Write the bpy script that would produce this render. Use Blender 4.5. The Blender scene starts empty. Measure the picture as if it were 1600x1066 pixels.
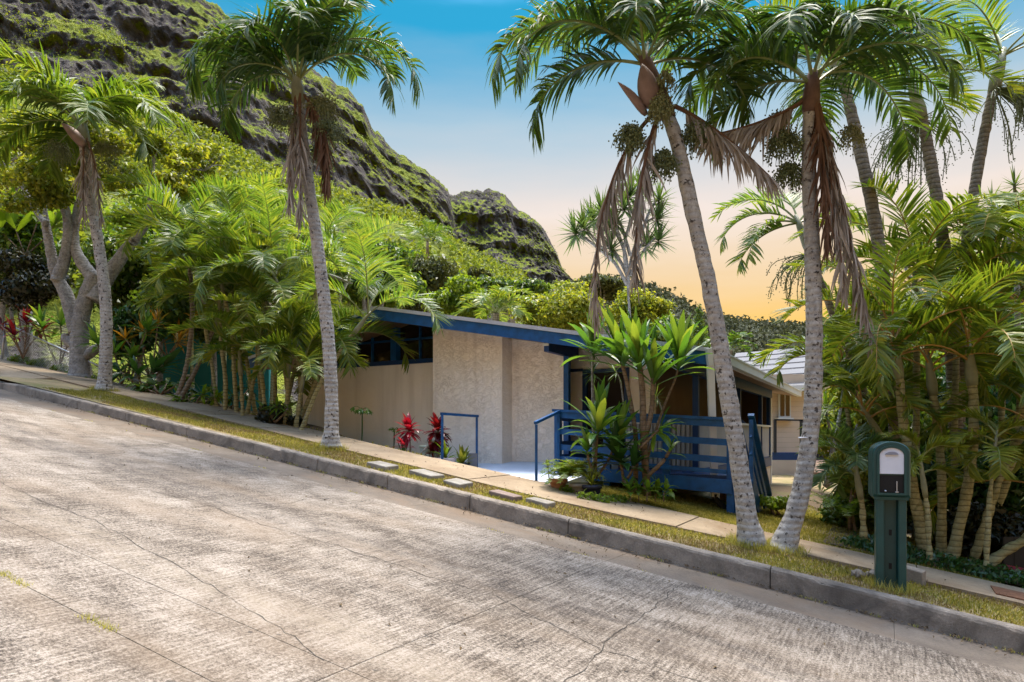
import bpy, math, random
import numpy as np
from mathutils import Vector, noise as mnoise

R = math.radians
random.seed(7)
scene = bpy.context.scene
COL = scene.collection

# ------------------------------------------------------------------ camera, sky, sun, exposure
CAMZ, F = 1.72, 1067.0
cam_d = bpy.data.cameras.new("camera")
cam = bpy.data.objects.new("camera", cam_d)
COL.objects.link(cam)
cam.location = (0, 0, CAMZ)
cam.rotation_euler = (R(90), 0, 0)
cam_d.sensor_width = 36.0
cam_d.lens = 36.0 * F / 1600
cam_d.shift_y = 147.0 / 1600
cam_d.clip_start = 0.05
cam_d.clip_end = 5000
scene.camera = cam

SUN_EL, SUN_AZ = R(75), R(12)          # azimuth measured from +Y towards +X
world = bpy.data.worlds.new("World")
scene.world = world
world.use_nodes = True
wn, wl = world.node_tree.nodes, world.node_tree.links
wn.clear()
wo = wn.new("ShaderNodeOutputWorld")
bg = wn.new("ShaderNodeBackground")
sky = wn.new("ShaderNodeTexSky")
sky.sky_type = 'NISHITA'
sky.sun_disc = False
sky.sun_elevation = SUN_EL
sky.sun_rotation = SUN_AZ
sky.air_density = 1.0
sky.dust_density = 1.2
sky.ozone_density = 1.5
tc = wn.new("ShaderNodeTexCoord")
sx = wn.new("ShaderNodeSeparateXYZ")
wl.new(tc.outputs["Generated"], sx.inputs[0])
ramp = wn.new("ShaderNodeValToRGB")     # warm low sky, blue above; zenith brightened out of view to fill the walls
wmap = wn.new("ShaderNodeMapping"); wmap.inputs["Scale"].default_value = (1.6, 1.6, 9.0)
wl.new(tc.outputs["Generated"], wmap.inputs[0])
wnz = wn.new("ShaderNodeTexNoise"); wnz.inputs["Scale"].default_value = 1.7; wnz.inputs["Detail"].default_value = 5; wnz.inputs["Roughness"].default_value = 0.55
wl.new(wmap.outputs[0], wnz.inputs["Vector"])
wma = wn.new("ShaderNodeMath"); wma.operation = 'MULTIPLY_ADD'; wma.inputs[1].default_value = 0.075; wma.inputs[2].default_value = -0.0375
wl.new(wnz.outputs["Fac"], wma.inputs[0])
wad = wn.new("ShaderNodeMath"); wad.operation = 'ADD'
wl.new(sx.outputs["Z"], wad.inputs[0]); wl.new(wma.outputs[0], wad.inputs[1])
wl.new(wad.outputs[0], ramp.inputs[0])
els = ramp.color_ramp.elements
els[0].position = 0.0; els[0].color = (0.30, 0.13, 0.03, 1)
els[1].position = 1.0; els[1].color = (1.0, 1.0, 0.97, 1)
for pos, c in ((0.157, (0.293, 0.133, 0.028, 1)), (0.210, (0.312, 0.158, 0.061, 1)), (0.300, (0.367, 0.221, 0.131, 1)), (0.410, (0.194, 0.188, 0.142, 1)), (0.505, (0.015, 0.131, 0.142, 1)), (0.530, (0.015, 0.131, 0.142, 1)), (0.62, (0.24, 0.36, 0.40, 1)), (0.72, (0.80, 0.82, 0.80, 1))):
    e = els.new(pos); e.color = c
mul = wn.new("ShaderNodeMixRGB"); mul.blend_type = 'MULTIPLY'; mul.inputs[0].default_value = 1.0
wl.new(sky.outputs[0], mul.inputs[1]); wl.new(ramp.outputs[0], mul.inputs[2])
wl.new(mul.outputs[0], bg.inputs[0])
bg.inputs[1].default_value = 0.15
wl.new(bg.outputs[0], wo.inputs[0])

sun_d = bpy.data.lights.new("sun", 'SUN')
sun_d.energy = 1.12
sun_d.angle = R(22)
sun_d.color = (1.0, 0.93, 0.82)
sun = bpy.data.objects.new("sun", sun_d)
COL.objects.link(sun)
_sd = Vector((math.sin(SUN_AZ) * math.cos(SUN_EL), math.cos(SUN_AZ) * math.cos(SUN_EL), math.sin(SUN_EL)))
sun.rotation_euler = _sd.to_track_quat('Z', 'Y').to_euler()
sun.location = (0, 0, 60)

scene.view_settings.view_transform = 'Standard'
scene.view_settings.look = 'None'
scene.view_settings.gamma = 1.0
scene.view_settings.exposure = 2.75
scene.render.engine = 'CYCLES'
scene.cycles.use_denoising = True
scene.cycles.max_bounces = 8
scene.cycles.diffuse_bounces = 4
scene.cycles.glossy_bounces = 2
scene.cycles.transmission_bounces = 4
scene.cycles.transparent_max_bounces = 4
scene.cycles.sample_clamp_indirect = 6.0
scene.cycles.caustics_reflective = False
scene.cycles.caustics_refractive = False

# ------------------------------------------------------------------ places: photograph pixel + distance, and street frame
DX, DY = -0.876, 0.482                 # uphill along the street
NX, NY = 0.482, 0.876                  # away from the camera, across the kerb
GRADE = 0.1667


def P(u, v, y):
    return Vector(((u - 800) / F * y, y, CAMZ + (680 - v) / F * y))


def sc(x, y):
    return (x * DX + (y - 8.4) * DY, x * NX + (y - 8.4) * NY)


def W(s, c, z):
    return Vector((DX * s + NX * c, 8.4 + DY * s + NY * c, z))


def G(s):
    return 0.673 + GRADE * s


def kh(s):                              # kerb height
    return 0.182 - 0.003 * s


def sstep(a, b, x):
    t = min(1.0, max(0.0, (x - a) / (b - a)))
    return t * t * (3 - 2 * t)


def walk_front(s):
    if s < -5: return 1.25
    if s < 0: return 0.9 + 0.35 * sstep(0, -4, s)
    return 0.9 + 0.045 * s


def walk_back(s):
    return 2.22 + (0.07 * max(0, s - 3) if s > 3 else 0)


def gz(x, y):                           # ground height beyond the kerb
    s, c = sc(x, y)
    zp = 0.673 + 0.18 + GRADE * max(-14, min(13, s))
    if c < walk_back(s) + 0.02:
        return zp
    low = 0.93 if s < 6 else 0.93 + 0.10 * (min(s, 16) - 6)
    k = sstep(0.55, 0.8, s)
    w = walk_back(s)
    near = sstep(w + 0.02, w + 0.12, c) if s < 5.2 else sstep(w + 0.6 * sstep(5.2, 6.2, s), w + 2.6, c)
    z = zp * (1 - k * near) + min(zp, low) * k * near
    far = sstep(7, 16, c)
    z = z * (1 - far) + min(z, 0.2) * far
    if s < -2:
        z -= 0.35 * sstep(4.2, 8, c) * sstep(-2, -4, s)
    return z


def ground(u, v0=None, y=None):
    x = (u - 800) / F * y
    return Vector((x, y, gz(x, y)))


# ------------------------------------------------------------------ mesh builder and object helpers
ORIGIN = {}


class MB:
    def __init__(self):
        self.v, self.f, self.m, self.uv = [], [], [], None

    def add(self, vs, fs, mi=0):
        o = len(self.v)
        self.v.extend([tuple(p) for p in vs])
        for f in fs:
            self.f.append(tuple(i + o for i in f)); self.m.append(mi)

    def hexa(self, b, t, mi=0):         # four bottom + four top corners
        self.add(list(b) + list(t), [(3, 2, 1, 0), (4, 5, 6, 7), (0, 1, 5, 4), (1, 2, 6, 5), (2, 3, 7, 6), (3, 0, 4, 7)], mi)

    def box(self, x0, x1, y0, y1, z0, z1, mi=0):
        self.hexa([(x0, y0, z0), (x1, y0, z0), (x1, y1, z0), (x0, y1, z0)], [(x0, y0, z1), (x1, y0, z1), (x1, y1, z1), (x0, y1, z1)], mi)

    def sbox(self, s0, s1, c0, c1, z0, z1, mi=0, zt=None, zb=None):
        # box in the street frame; zt / zb: functions of s for sloping top / bottom
        s0, s1 = max(s0, s1), min(s0, s1)
        q = [(s0, c0), (s1, c0), (s1, c1), (s0, c1)]
        self.hexa([W(s, c, zb(s) if zb else z0) for s, c in q], [W(s, c, zt(s) if zt else z1) for s, c in q], mi)

    def bar(self, a, b, w, h, mi=0, up=Vector((0, 0, 1))):
        a, b = Vector(a), Vector(b)
        d = (b - a).normalized()
        sd = d.cross(up)
        if sd.length < 1e-4: sd = Vector((1, 0, 0))
        sd.normalize(); u = sd.cross(d).normalized()
        q = [(-w / 2, -h / 2), (w / 2, -h / 2), (w / 2, h / 2), (-w / 2, h / 2)]
        self.hexa([a + sd * i + u * j for i, j in q], [b + sd * i + u * j for i, j in q], mi)

    def tube(self, pts, rad, n=8, mi=0, cap=True):
        pts = [Vector(p) for p in pts]
        o = len(self.v)
        ref = Vector((0.31, 0.17, 0.93))
        for i, p in enumerate(pts):
            d = (pts[min(i + 1, len(pts) - 1)] - pts[max(i - 1, 0)])
            if d.length < 1e-6: d = Vector((0, 0, 1))
            d.normalize()
            rf = ref if abs(d.dot(ref)) < 0.95 else Vector((1, 0, 0))
            a = d.cross(rf).normalized(); b = d.cross(a)
            r = rad[i] if hasattr(rad, '__len__') else rad
            for k in range(n):
                t = 2 * math.pi * k / n
                self.v.append(tuple(p + a * (math.cos(t) * r) + b * (math.sin(t) * r)))
        for i in range(len(pts) - 1):
            for k in range(n):
                self.f.append((o + i * n + k, o + i * n + (k + 1) % n, o + (i + 1) * n + (k + 1) % n, o + (i + 1) * n + k)); self.m.append(mi)
        if cap:
            self.f.append(tuple(o + k for k in range(n))[::-1]); self.m.append(mi)
            e = o + (len(pts) - 1) * n
            self.f.append(tuple(e + k for k in range(n))); self.m.append(mi)

    def lathe(self, base, prof, n=20, mi=0):
        b = Vector(base); o = len(self.v)
        for r, z in prof:
            for k in range(n):
                t = 2 * math.pi * k / n
                self.v.append((b.x + r * math.cos(t), b.y + r * math.sin(t), b.z + z))
        for i in range(len(prof) - 1):
            for k in range(n):
                self.f.append((o + i * n + k, o + i * n + (k + 1) % n, o + (i + 1) * n + (k + 1) % n, o + (i + 1) * n + k)); self.m.append(mi)

    def ball(self, p, r, mi=0):
        t = (1 + 5 ** .5) / 2
        q = r / math.sqrt(1 + t * t)
        vs = [(-1, t, 0), (1, t, 0), (-1, -t, 0), (1, -t, 0), (0, -1, t), (0, 1, t), (0, -1, -t), (0, 1, -t), (t, 0, -1), (t, 0, 1), (-t, 0, -1), (-t, 0, 1)]
        fs = [(0, 11, 5), (0, 5, 1), (0, 1, 7), (0, 7, 10), (0, 10, 11), (1, 5, 9), (5, 11, 4), (11, 10, 2), (10, 7, 6), (7, 1, 8),
              (3, 9, 4), (3, 4, 2), (3, 2, 6), (3, 6, 8), (3, 8, 9), (4, 9, 5), (2, 4, 11), (6, 2, 10), (8, 6, 7), (9, 8, 1)]
        self.add([(p[0] + a * q, p[1] + b * q, p[2] + c * q) for a, b, c in vs], fs, mi)

    def blade(self, p, d, wv, L, w, droop=0.3, seg=4, prof=None, mi=0, fold=0.0):
        # a long leaf: strip of quads bending down under its weight
        p = Vector(p); d = Vector(d).normalized(); wv = Vector(wv)
        prof = prof or [0.5, 1.0, 0.85, 0.5, 0.0]
        o = len(self.v); n = seg
        for i in range(n + 1):
            t = i / n
            k = t * (len(prof) - 1); a = int(min(k, len(prof) - 2)); ww = prof[a] + (prof[a + 1] - prof[a]) * (k - a)
            wn_ = wv - d * wv.dot(d)
            if wn_.length < 1e-5: wn_ = d.orthogonal()
            wn_.normalize()
            if fold:
                nrm = wn_.cross(d).normalized()
                if nrm.z < 0: nrm = -nrm
                e = nrm * (fold * ww * w)
                self.v += [tuple(p - wn_ * (ww * w / 2) + e), tuple(p), tuple(p + wn_ * (ww * w / 2) + e)]
            else:
                self.v += [tuple(p - wn_ * (ww * w / 2)), tuple(p + wn_ * (ww * w / 2))]
            p = p + d * (L / n)
            d = (d + Vector((0, 0, -droop * (0.5 + t)))).normalized()
        st = 3 if fold else 2
        for i in range(n):
            for j in range(st - 1):
                a = o + i * st + j
                self.f.append((a, a + 1, a + st + 1, a + st)); self.m.append(mi)

    def build(self, name, mats, parent=None, base=None, smooth=False, uvs=None):
        return mk(name, np.array(self.v, dtype=np.float32), self.f, mats, parent, base, smooth, self.m, uvs)


def mk(name, v, f, mats, parent=None, base=None, smooth=False, mi=None, uvs=None):
    if parent is not None:
        o = ORIGIN[parent.name]
    elif base is not None:
        o = Vector(base)
    else:
        o = Vector((0, 0, 0))
    me = bpy.data.meshes.new(name)
    v = np.asarray(v, dtype=np.float32) - np.array(o, dtype=np.float32)
    if isinstance(f, np.ndarray):
        nf, k = f.shape
        me.vertices.add(len(v)); me.vertices.foreach_set("co", v.ravel())
        me.loops.add(nf * k); me.loops.foreach_set("vertex_index", f.ravel().astype(np.int32))
        me.polygons.add(nf); me.polygons.foreach_set("loop_start", np.arange(0, nf * k, k, dtype=np.int32))
        me.update(calc_edges=True)
    else:
        me.from_pydata(v.tolist(), [], f)
    if not isinstance(mats, (list, tuple)): mats = [mats]
    for m in mats: me.materials.append(m)
    if mi is not None and len(mats) > 1:
        me.polygons.foreach_set("material_index", np.array(mi, dtype=np.int32))
    if smooth:
        me.polygons.foreach_set("use_smooth", np.ones(len(me.polygons), dtype=bool))
    if uvs is not None:
        ul = me.uv_layers.new(name="uv")
        li = np.empty(len(me.loops), dtype=np.int32); me.loops.foreach_get("vertex_index", li)
        ul.data.foreach_set("uv", np.asarray(uvs, dtype=np.float32)[li].ravel())
    ob = bpy.data.objects.new(name, me)
    COL.objects.link(ob)
    if parent is not None:
        ob.parent = parent
    else:
        ob.location = o
    ORIGIN[ob.name] = Vector(o)
    return ob


def empty(name, base, label, cat, group=None):
    ob = bpy.data.objects.new(name, None)
    ob.empty_display_size = 0.2
    COL.objects.link(ob)
    ob.location = base
    ORIGIN[ob.name] = Vector(base)
    return tag(ob, label, cat, group)


def tag(ob, label=None, cat=None, group=None, kind=None):
    if label: ob["label"] = label
    if cat: ob["category"] = cat
    if group: ob["group"] = group
    if kind: ob["kind"] = kind
    return ob


# ------------------------------------------------------------------ materials
def newmat(name):
    m = bpy.data.materials.new(name); m.use_nodes = True
    nt = m.node_tree; nt.nodes.clear()
    out = nt.nodes.new("ShaderNodeOutputMaterial")
    return m, nt, out


def N(nt, t, **kw):
    n = nt.nodes.new(t)
    for k, v in kw.items(): setattr(n, k, v)
    return n


def noise(nt, vec, scale, detail=4, rough=0.55, dist=0.0):
    n = N(nt, "ShaderNodeTexNoise")
    n.inputs["Scale"].default_value = scale; n.inputs["Detail"].default_value = detail
    n.inputs["Roughness"].default_value = rough; n.inputs["Distortion"].default_value = dist
    if vec is not None: nt.links.new(vec, n.inputs["Vector"])
    return n.outputs["Fac"]


def cramp(nt, fac, stops, interp='LINEAR'):
    r = N(nt, "ShaderNodeValToRGB"); r.color_ramp.interpolation = interp
    e = r.color_ramp.elements
    while len(e) > 1: e.remove(e[-1])
    for i, (p, c) in enumerate(stops):
        c = tuple(c) + (1,) if len(c) == 3 else c
        if i == 0: e[0].position = p; e[0].color = c
        else:
            q = e.new(p); q.color = c
    nt.links.new(fac, r.inputs[0])
    return r.outputs[0]


def mixc(nt, fac, a, b, mode='MIX'):
    m = N(nt, "ShaderNodeMixRGB", blend_type=mode)
    for i, x in ((0, fac), (1, a), (2, b)):
        if isinstance(x, (int, float)): m.inputs[i].default_value = x
        elif isinstance(x, tuple): m.inputs[i].default_value = x + (1,) if len(x) == 3 else x
        else: nt.links.new(x, m.inputs[i])
    return m.outputs[0]


def math_(nt, op, a, b=None, clamp=False):
    m = N(nt, "ShaderNodeMath", operation=op); m.use_clamp = clamp
    for i, x in ((0, a), (1, b)):
        if x is None: continue
        if isinstance(x, (int, float)): m.inputs[i].default_value = x
        else: nt.links.new(x, m.inputs[i])
    return m.outputs[0]


def bump(nt, h, strength, dist):
    b = N(nt, "ShaderNodeBump"); b.inputs["Strength"].default_value = strength; b.inputs["Distance"].default_value = dist
    nt.links.new(h, b.inputs["Height"])
    return b.outputs[0]


def mapping(nt, vec, scale=(1, 1, 1), rot=(0, 0, 0)):
    m = N(nt, "ShaderNodeMapping"); m.inputs["Scale"].default_value = scale; m.inputs["Rotation"].default_value = rot
    nt.links.new(vec, m.inputs["Vector"])
    return m.outputs[0]


def principled(nt, out, col, rough=0.6, spec=0.3, normal=None, metal=0.0):
    p = N(nt, "ShaderNodeBsdfPrincipled")
    if isinstance(col, tuple): p.inputs["Base Color"].default_value = col + (1,) if len(col) == 3 else col
    else: nt.links.new(col, p.inputs["Base Color"])
    if isinstance(rough, (int, float)): p.inputs["Roughness"].default_value = rough
    else: nt.links.new(rough, p.inputs["Roughness"])
    p.inputs["Specular IOR Level"].default_value = spec
    p.inputs["Metallic"].default_value = metal
    if normal is not None: nt.links.new(normal, p.inputs["Normal"])
    if out is not None: nt.links.new(p.outputs[0], out.inputs[0])
    return p


def geo_pos(nt):
    return N(nt, "ShaderNodeNewGeometry").outputs["Position"]


def leafmat(name, cols, trans=0.42, rough=0.42, spec=0.35, tcol=None, patch=1.2):
    """foliage: colour differs from leaf to leaf and from patch to patch, light passes through the blade"""
    m, nt, out = newmat(name)
    g = N(nt, "ShaderNodeNewGeometry")
    isl = g.outputs["Random Per Island"]
    nz = noise(nt, g.outputs["Position"], patch, 2)
    f = math_(nt, 'ADD', math_(nt, 'MULTIPLY', isl, 0.6), math_(nt, 'MULTIPLY', nz, 0.55))
    f = math_(nt, 'SUBTRACT', f, 0.08, True)
    n = len(cols)
    col = cramp(nt, f, [(i / (n - 1) if n > 1 else 0, c) for i, c in enumerate(cols)])
    p = principled(nt, None, col, rough, spec)
    t = N(nt, "ShaderNodeBsdfTranslucent")
    tc_ = mixc(nt, 1.0, col, tcol or (1.9, 1.75, 0.7), 'MULTIPLY')
    nt.links.new(tc_, t.inputs[0])
    mx = N(nt, "ShaderNodeMixShader"); mx.inputs[0].default_value = trans
    nt.links.new(p.outputs[0], mx.inputs[1]); nt.links.new(t.outputs[0], mx.inputs[2])
    nt.links.new(mx.outputs[0], out.inputs[0])
    return m


def plain(name, c, rough=0.5, spec=0.3, var=0.12, scale=6.0, bmp=0.0, bscale=40.0, metal=0.0):
    m, nt, out = newmat(name)
    pos = geo_pos(nt)
    nz = noise(nt, pos, scale, 5)
    lo = tuple(x * (1 - var) for x in c); hi = tuple(min(1, x * (1 + var)) for x in c)
    col = cramp(nt, nz, [(0.3, lo), (0.7, hi)])
    nrm = bump(nt, noise(nt, pos, bscale, 4), bmp, 0.02) if bmp else None
    principled(nt, out, col, rough, spec, nrm, metal)
    return m


def m_road():
    m, nt, out = newmat("weathered_broomed_concrete")
    uv = N(nt, "ShaderNodeUVMap").outputs[0]
    big = noise(nt, mapping(nt, uv, (0.30, 0.75, 1)), 1.0, 5, 0.6, 0.4)
    mid = noise(nt, mapping(nt, uv, (1.5, 2.6, 1)), 1.3, 6, 0.68, 0.3)
    streak = noise(nt, mapping(nt, uv, (30, 2.2, 1)), 1.0, 5, 0.62)      # tining runs across the street
    streak2 = noise(nt, mapping(nt, uv, (48, 3.2, 1)), 1.0, 4, 0.7)
    fine = noise(nt, uv, 120.0, 4, 0.8)
    grit = noise(nt, uv, 46.0, 5, 0.75)
    t = math_(nt, 'ADD', math_(nt, 'MULTIPLY', big, 0.46), math_(nt, 'MULTIPLY', mid, 0.58))
    t = math_(nt, 'ADD', t, math_(nt, 'MULTIPLY', streak, 0.30))
    t = math_(nt, 'ADD', t, math_(nt, 'MULTIPLY', streak2, 0.60))
    t = math_(nt, 'ADD', t, math_(nt, 'MULTIPLY', fine, 0.85))
    t = math_(nt, 'ADD', t, math_(nt, 'MULTIPLY', grit, 1.15))
    t = math_(nt, 'MULTIPLY', math_(nt, 'SUBTRACT', t, 1.69), 2.35, True)
    col = cramp(nt, t, [(0.0, (0.022, 0.018, 0.014)), (0.3, (0.072, 0.056, 0.042)), (0.55, (0.140, 0.112, 0.084)), (0.8, (0.225, 0.184, 0.141)), (1.0, (0.31, 0.264, 0.21))])
    # tan dust in broad patches
    dust = noise(nt, mapping(nt, uv, (0.5, 1.6, 1)), 0.8, 3)
    col = mixc(nt, cramp(nt, dust, [(0.48, (0, 0, 0)), (0.72, (0.5, 0.5, 0.5))]), col, (0.20, 0.145, 0.095))
    sep = N(nt, "ShaderNodeSeparateXYZ"); nt.links.new(uv, sep.inputs[0])
    wob = math_(nt, 'MULTIPLY', math_(nt, 'SUBTRACT', noise(nt, mapping(nt, uv, (0.5, 0.5, 1)), 1.0, 4), 0.5), 0.9)

    def band(c0, w):                    # lengthwise wheel and drip lines
        d = math_(nt, 'ABSOLUTE', math_(nt, 'ADD', math_(nt, 'SUBTRACT', sep.outputs["Y"], c0), wob))
        return math_(nt, 'SUBTRACT', 1.0, math_(nt, 'DIVIDE', d, w), True)
    brk = cramp(nt, noise(nt, mapping(nt, uv, (1.2, 5, 1)), 2.0, 5, 0.7), [(0.38, (0, 0, 0)), (0.62, (1, 1, 1))])
    col = mixc(nt, math_(nt, 'MULTIPLY', math_(nt, 'MULTIPLY', band(-4.3, 0.32), brk), 0.55), col, (0.26, 0.21, 0.15))
    col = mixc(nt, math_(nt, 'MULTIPLY', math_(nt, 'MULTIPLY', band(-2.5, 0.5), brk), 0.5), col, (0.06, 0.05, 0.043))
    spots = cramp(nt, noise(nt, uv, 9.0, 2, 0.5), [(0.71, (0, 0, 0)), (0.75, (1, 1, 1))])
    col = mixc(nt, math_(nt, 'MULTIPLY', spots, 0.6), col, (0.045, 0.04, 0.035))
    h = math_(nt, 'ADD', math_(nt, 'MULTIPLY', streak2, 0.6), math_(nt, 'MULTIPLY', grit, 0.5))
    principled(nt, out, col, 0.9, 0.15, bump(nt, h, 0.9, 0.014))
    return m


def m_conc(name, dark, lite, sc_=1.0, stain=(0.3, 0.24, 0.17), amt=0.4, pit=0.35, tone=0.0):
    m, nt, out = newmat(name)
    pos = geo_pos(nt)
    a = noise(nt, pos, 1.6 * sc_, 6, 0.6, 0.4)
    b = noise(nt, pos, 24 * sc_, 5, 0.75)
    c = noise(nt, pos, 130 * sc_, 3, 0.8)
    t = math_(nt, 'ADD', math_(nt, 'MULTIPLY', a, 0.7), math_(nt, 'ADD', math_(nt, 'MULTIPLY', b, 0.5), math_(nt, 'MULTIPLY', c, 0.3)))
    t = math_(nt, 'MULTIPLY', math_(nt, 'SUBTRACT', t, 0.42), 1.55, True)
    col = cramp(nt, t, [(0.0, dark), (0.55, tuple((p + q) / 2 for p, q in zip(dark, lite))), (1.0, lite)])
    s = noise(nt, pos, 0.9 * sc_, 4, 0.6, 0.8)
    col = mixc(nt, cramp(nt, s, [(0.47, (0, 0, 0)), (0.66, (amt, amt, amt))]), col, stain)
    principled(nt, out, col, 0.88, 0.18, bump(nt, math_(nt, 'ADD', b, math_(nt, 'MULTIPLY', c, 0.5)), pit, 0.012))
    return m


def m_stucco():
    m, nt, out = newmat("troweled_stucco")
    pos = geo_pos(nt)
    w = N(nt, "ShaderNodeTexVoronoi"); w.feature = 'F1'; w.inputs["Scale"].default_value = 6.5
    wv = mixc(nt, 0.22, pos, N(nt, "ShaderNodeTexNoise").outputs["Color"])
    nzc = N(nt, "ShaderNodeTexNoise"); nzc.inputs["Scale"].default_value = 4.0; nzc.inputs["Detail"].default_value = 3
    nt.links.new(pos, nzc.inputs["Vector"])
    wv = mixc(nt, 0.16, pos, nzc.outputs["Color"], 'ADD')
    nt.links.new(mapping(nt, wv, (1, 1, 1.5)), w.inputs["Vector"])
    crest = noise(nt, mapping(nt, wv, (1, 1, 1.6)), 7.0, 6, 0.6, 1.6)
    ridge = math_(nt, 'ABSOLUTE', math_(nt, 'SUBTRACT', crest, 0.5))
    ridge = cramp(nt, ridge, [(0.0, (0, 0, 0)), (0.045, (0.85, 0.85, 0.85)), (0.3, (1, 1, 1))])
    small = noise(nt, pos, 60, 4, 0.7)
    h = math_(nt, 'ADD', math_(nt, 'MULTIPLY', ridge, 0.55), math_(nt, 'ADD', math_(nt, 'MULTIPLY', w.outputs["Distance"], 0.6), math_(nt, 'MULTIPLY', small, 0.25)))
    tone = noise(nt, pos, 1.3, 4)
    col = cramp(nt, tone, [(0.3, (0.88, 0.795, 0.70)), (0.7, (0.93, 0.86, 0.77))])
    pick = cramp(nt, noise(nt, pos, 2.2, 3), [(0.46, (0, 0, 0)), (0.62, (1, 1, 1))])
    relief_shade = math_(nt, 'MULTIPLY', math_(nt, 'SUBTRACT', 1.0, ridge), pick)
    col = mixc(nt, math_(nt, 'MULTIPLY', relief_shade, 0.42), col, (0.45, 0.37, 0.30))  # dark strokes painted along the trowel ridges imitate their small shadows
    drip = cramp(nt, noise(nt, mapping(nt, pos, (3.5, 3.5, 0.3)), 1.0, 4, 0.6), [(0.50, (0, 0, 0)), (0.72, (0.30, 0.30, 0.30))])
    col = mixc(nt, drip, col, (0.42, 0.35, 0.28))
    principled(nt, out, col, 0.92, 0.12, bump(nt, h, 0.6, 0.028))
    return m


def m_stucco_fine():
    m, nt, out = newmat("fine_stucco")
    pos = geo_pos(nt)
    a = noise(nt, pos, 22, 6, 0.7, 0.5); b = noise(nt, pos, 1.1, 4)
    col = cramp(nt, b, [(0.3, (0.82, 0.755, 0.68)), (0.7, (0.89, 0.825, 0.75))])
    drip = cramp(nt, noise(nt, mapping(nt, pos, (3.0, 3.0, 0.25)), 1.0, 4, 0.6), [(0.48, (0, 0, 0)), (0.72, (0.32, 0.32, 0.32))])
    col = mixc(nt, drip, col, (0.38, 0.31, 0.24))
    principled(nt, out, col, 0.92, 0.12, bump(nt, a, 0.5, 0.02))
    return m


def m_palmtrunk(name, c0, c1, dark, ring=0.6, spots=0.5):
    m, nt, out = newmat(name)
    pos = geo_pos(nt)
    rz = N(nt, "ShaderNodeTexWave"); rz.wave_type = 'BANDS'; rz.bands_direction = 'Z'
    rz.inputs["Scale"].default_value = 4.2; rz.inputs["Distortion"].default_value = 2.2; rz.inputs["Detail"].default_value = 2
    nt.links.new(pos, rz.inputs["Vector"])
    a = noise(nt, pos, 9, 6, 0.7, 0.6); b = noise(nt, pos, 26, 5, 0.75); big = noise(nt, pos, 1.4, 3)
    col = cramp(nt, math_(nt, 'ADD', math_(nt, 'MULTIPLY', a, 0.6), math_(nt, 'MULTIPLY', b, 0.4)), [(0.36, c0), (0.56, c1), (0.68, tuple(min(1, x * 1.25) for x in c1))])
    ringf = cramp(nt, rz.outputs["Fac"], [(0.0, (1, 1, 1)), (0.16, (0, 0, 0))])
    col = mixc(nt, math_(nt, 'MULTIPLY', ringf, ring), col, dark)
    sp = cramp(nt, noise(nt, pos, 15, 4, 0.65), [(0.575, (0, 0, 0)), (0.62, (1, 1, 1))])
    col = mixc(nt, math_(nt, 'MULTIPLY', sp, spots), col, tuple(x * 0.55 for x in dark))
    col = mixc(nt, math_(nt, 'MULTIPLY', cramp(nt, big, [(0.45, (0, 0, 0)), (0.65, (1, 1, 1))]), 0.3), col, tuple(x * 0.8 for x in c0))
    h = math_(nt, 'ADD', math_(nt, 'MULTIPLY', b, 0.6), math_(nt, 'MULTIPLY', rz.outputs["Fac"], 0.4))
    principled(nt, out, col, 0.9, 0.15, bump(nt, h, 0.7, 0.02))
    return m


def m_mountain(name, haze=0.0, rk=1.0):
    m, nt, out = newmat(name)
    g = N(nt, "ShaderNodeNewGeometry")
    pos = g.outputs["Position"]
    sxyz = N(nt, "ShaderNodeSeparateXYZ"); nt.links.new(g.outputs["Normal"], sxyz.inputs[0])
    nzv = math_(nt, 'ABSOLUTE', sxyz.outputs["Z"])
    n1 = noise(nt, pos, 0.022, 6, 0.6); n2 = noise(nt, pos, 0.11, 6, 0.7); n3 = noise(nt, pos, 0.5, 5, 0.75)
    lay = noise(nt, mapping(nt, pos, (0.02, 0.02, 0.30)), 1.0, 5, 0.65, 0.4)
    rock = cramp(nt, math_(nt, 'ADD', math_(nt, 'MULTIPLY', lay, 0.5), math_(nt, 'MULTIPLY', n2, 0.5)),
                 [(0.30, (0.035, 0.031, 0.029)), (0.45, (0.092, 0.081, 0.073)), (0.57, (0.168, 0.148, 0.13)), (0.70, (0.26, 0.225, 0.195))])
    veg = cramp(nt, math_(nt, 'ADD', math_(nt, 'MULTIPLY', n3, 0.6), math_(nt, 'MULTIPLY', n2, 0.4)),
                [(0.32, (0.05, 0.075, 0.014)), (0.48, (0.16, 0.20, 0.025)), (0.60, (0.27, 0.29, 0.04)), (0.74, (0.36, 0.32, 0.10))])
    fac = math_(nt, 'ADD', math_(nt, 'MULTIPLY', nzv, 0.75), math_(nt, 'MULTIPLY', math_(nt, 'SUBTRACT', n2, 0.5), 0.9))
    fac = math_(nt, 'ADD', fac, math_(nt, 'MULTIPLY', math_(nt, 'SUBTRACT', n1, 0.5), 1.5))
    fac = math_(nt, 'ADD', fac, math_(nt, 'MULTIPLY', math_(nt, 'SUBTRACT', lay, 0.5), 0.7))
    fac = cramp(nt, fac, [(0.37 * rk, (0, 0, 0)), (0.47 * rk, (1, 1, 1))])
    col = mixc(nt, fac, rock, veg)
    h = math_(nt, 'ADD', math_(nt, 'MULTIPLY', n2, 1.0), math_(nt, 'MULTIPLY', n3, 0.6))
    principled(nt, out, col, 0.95, 0.08, bump(nt, h, 1.0, 5.0))
    return m


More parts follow.
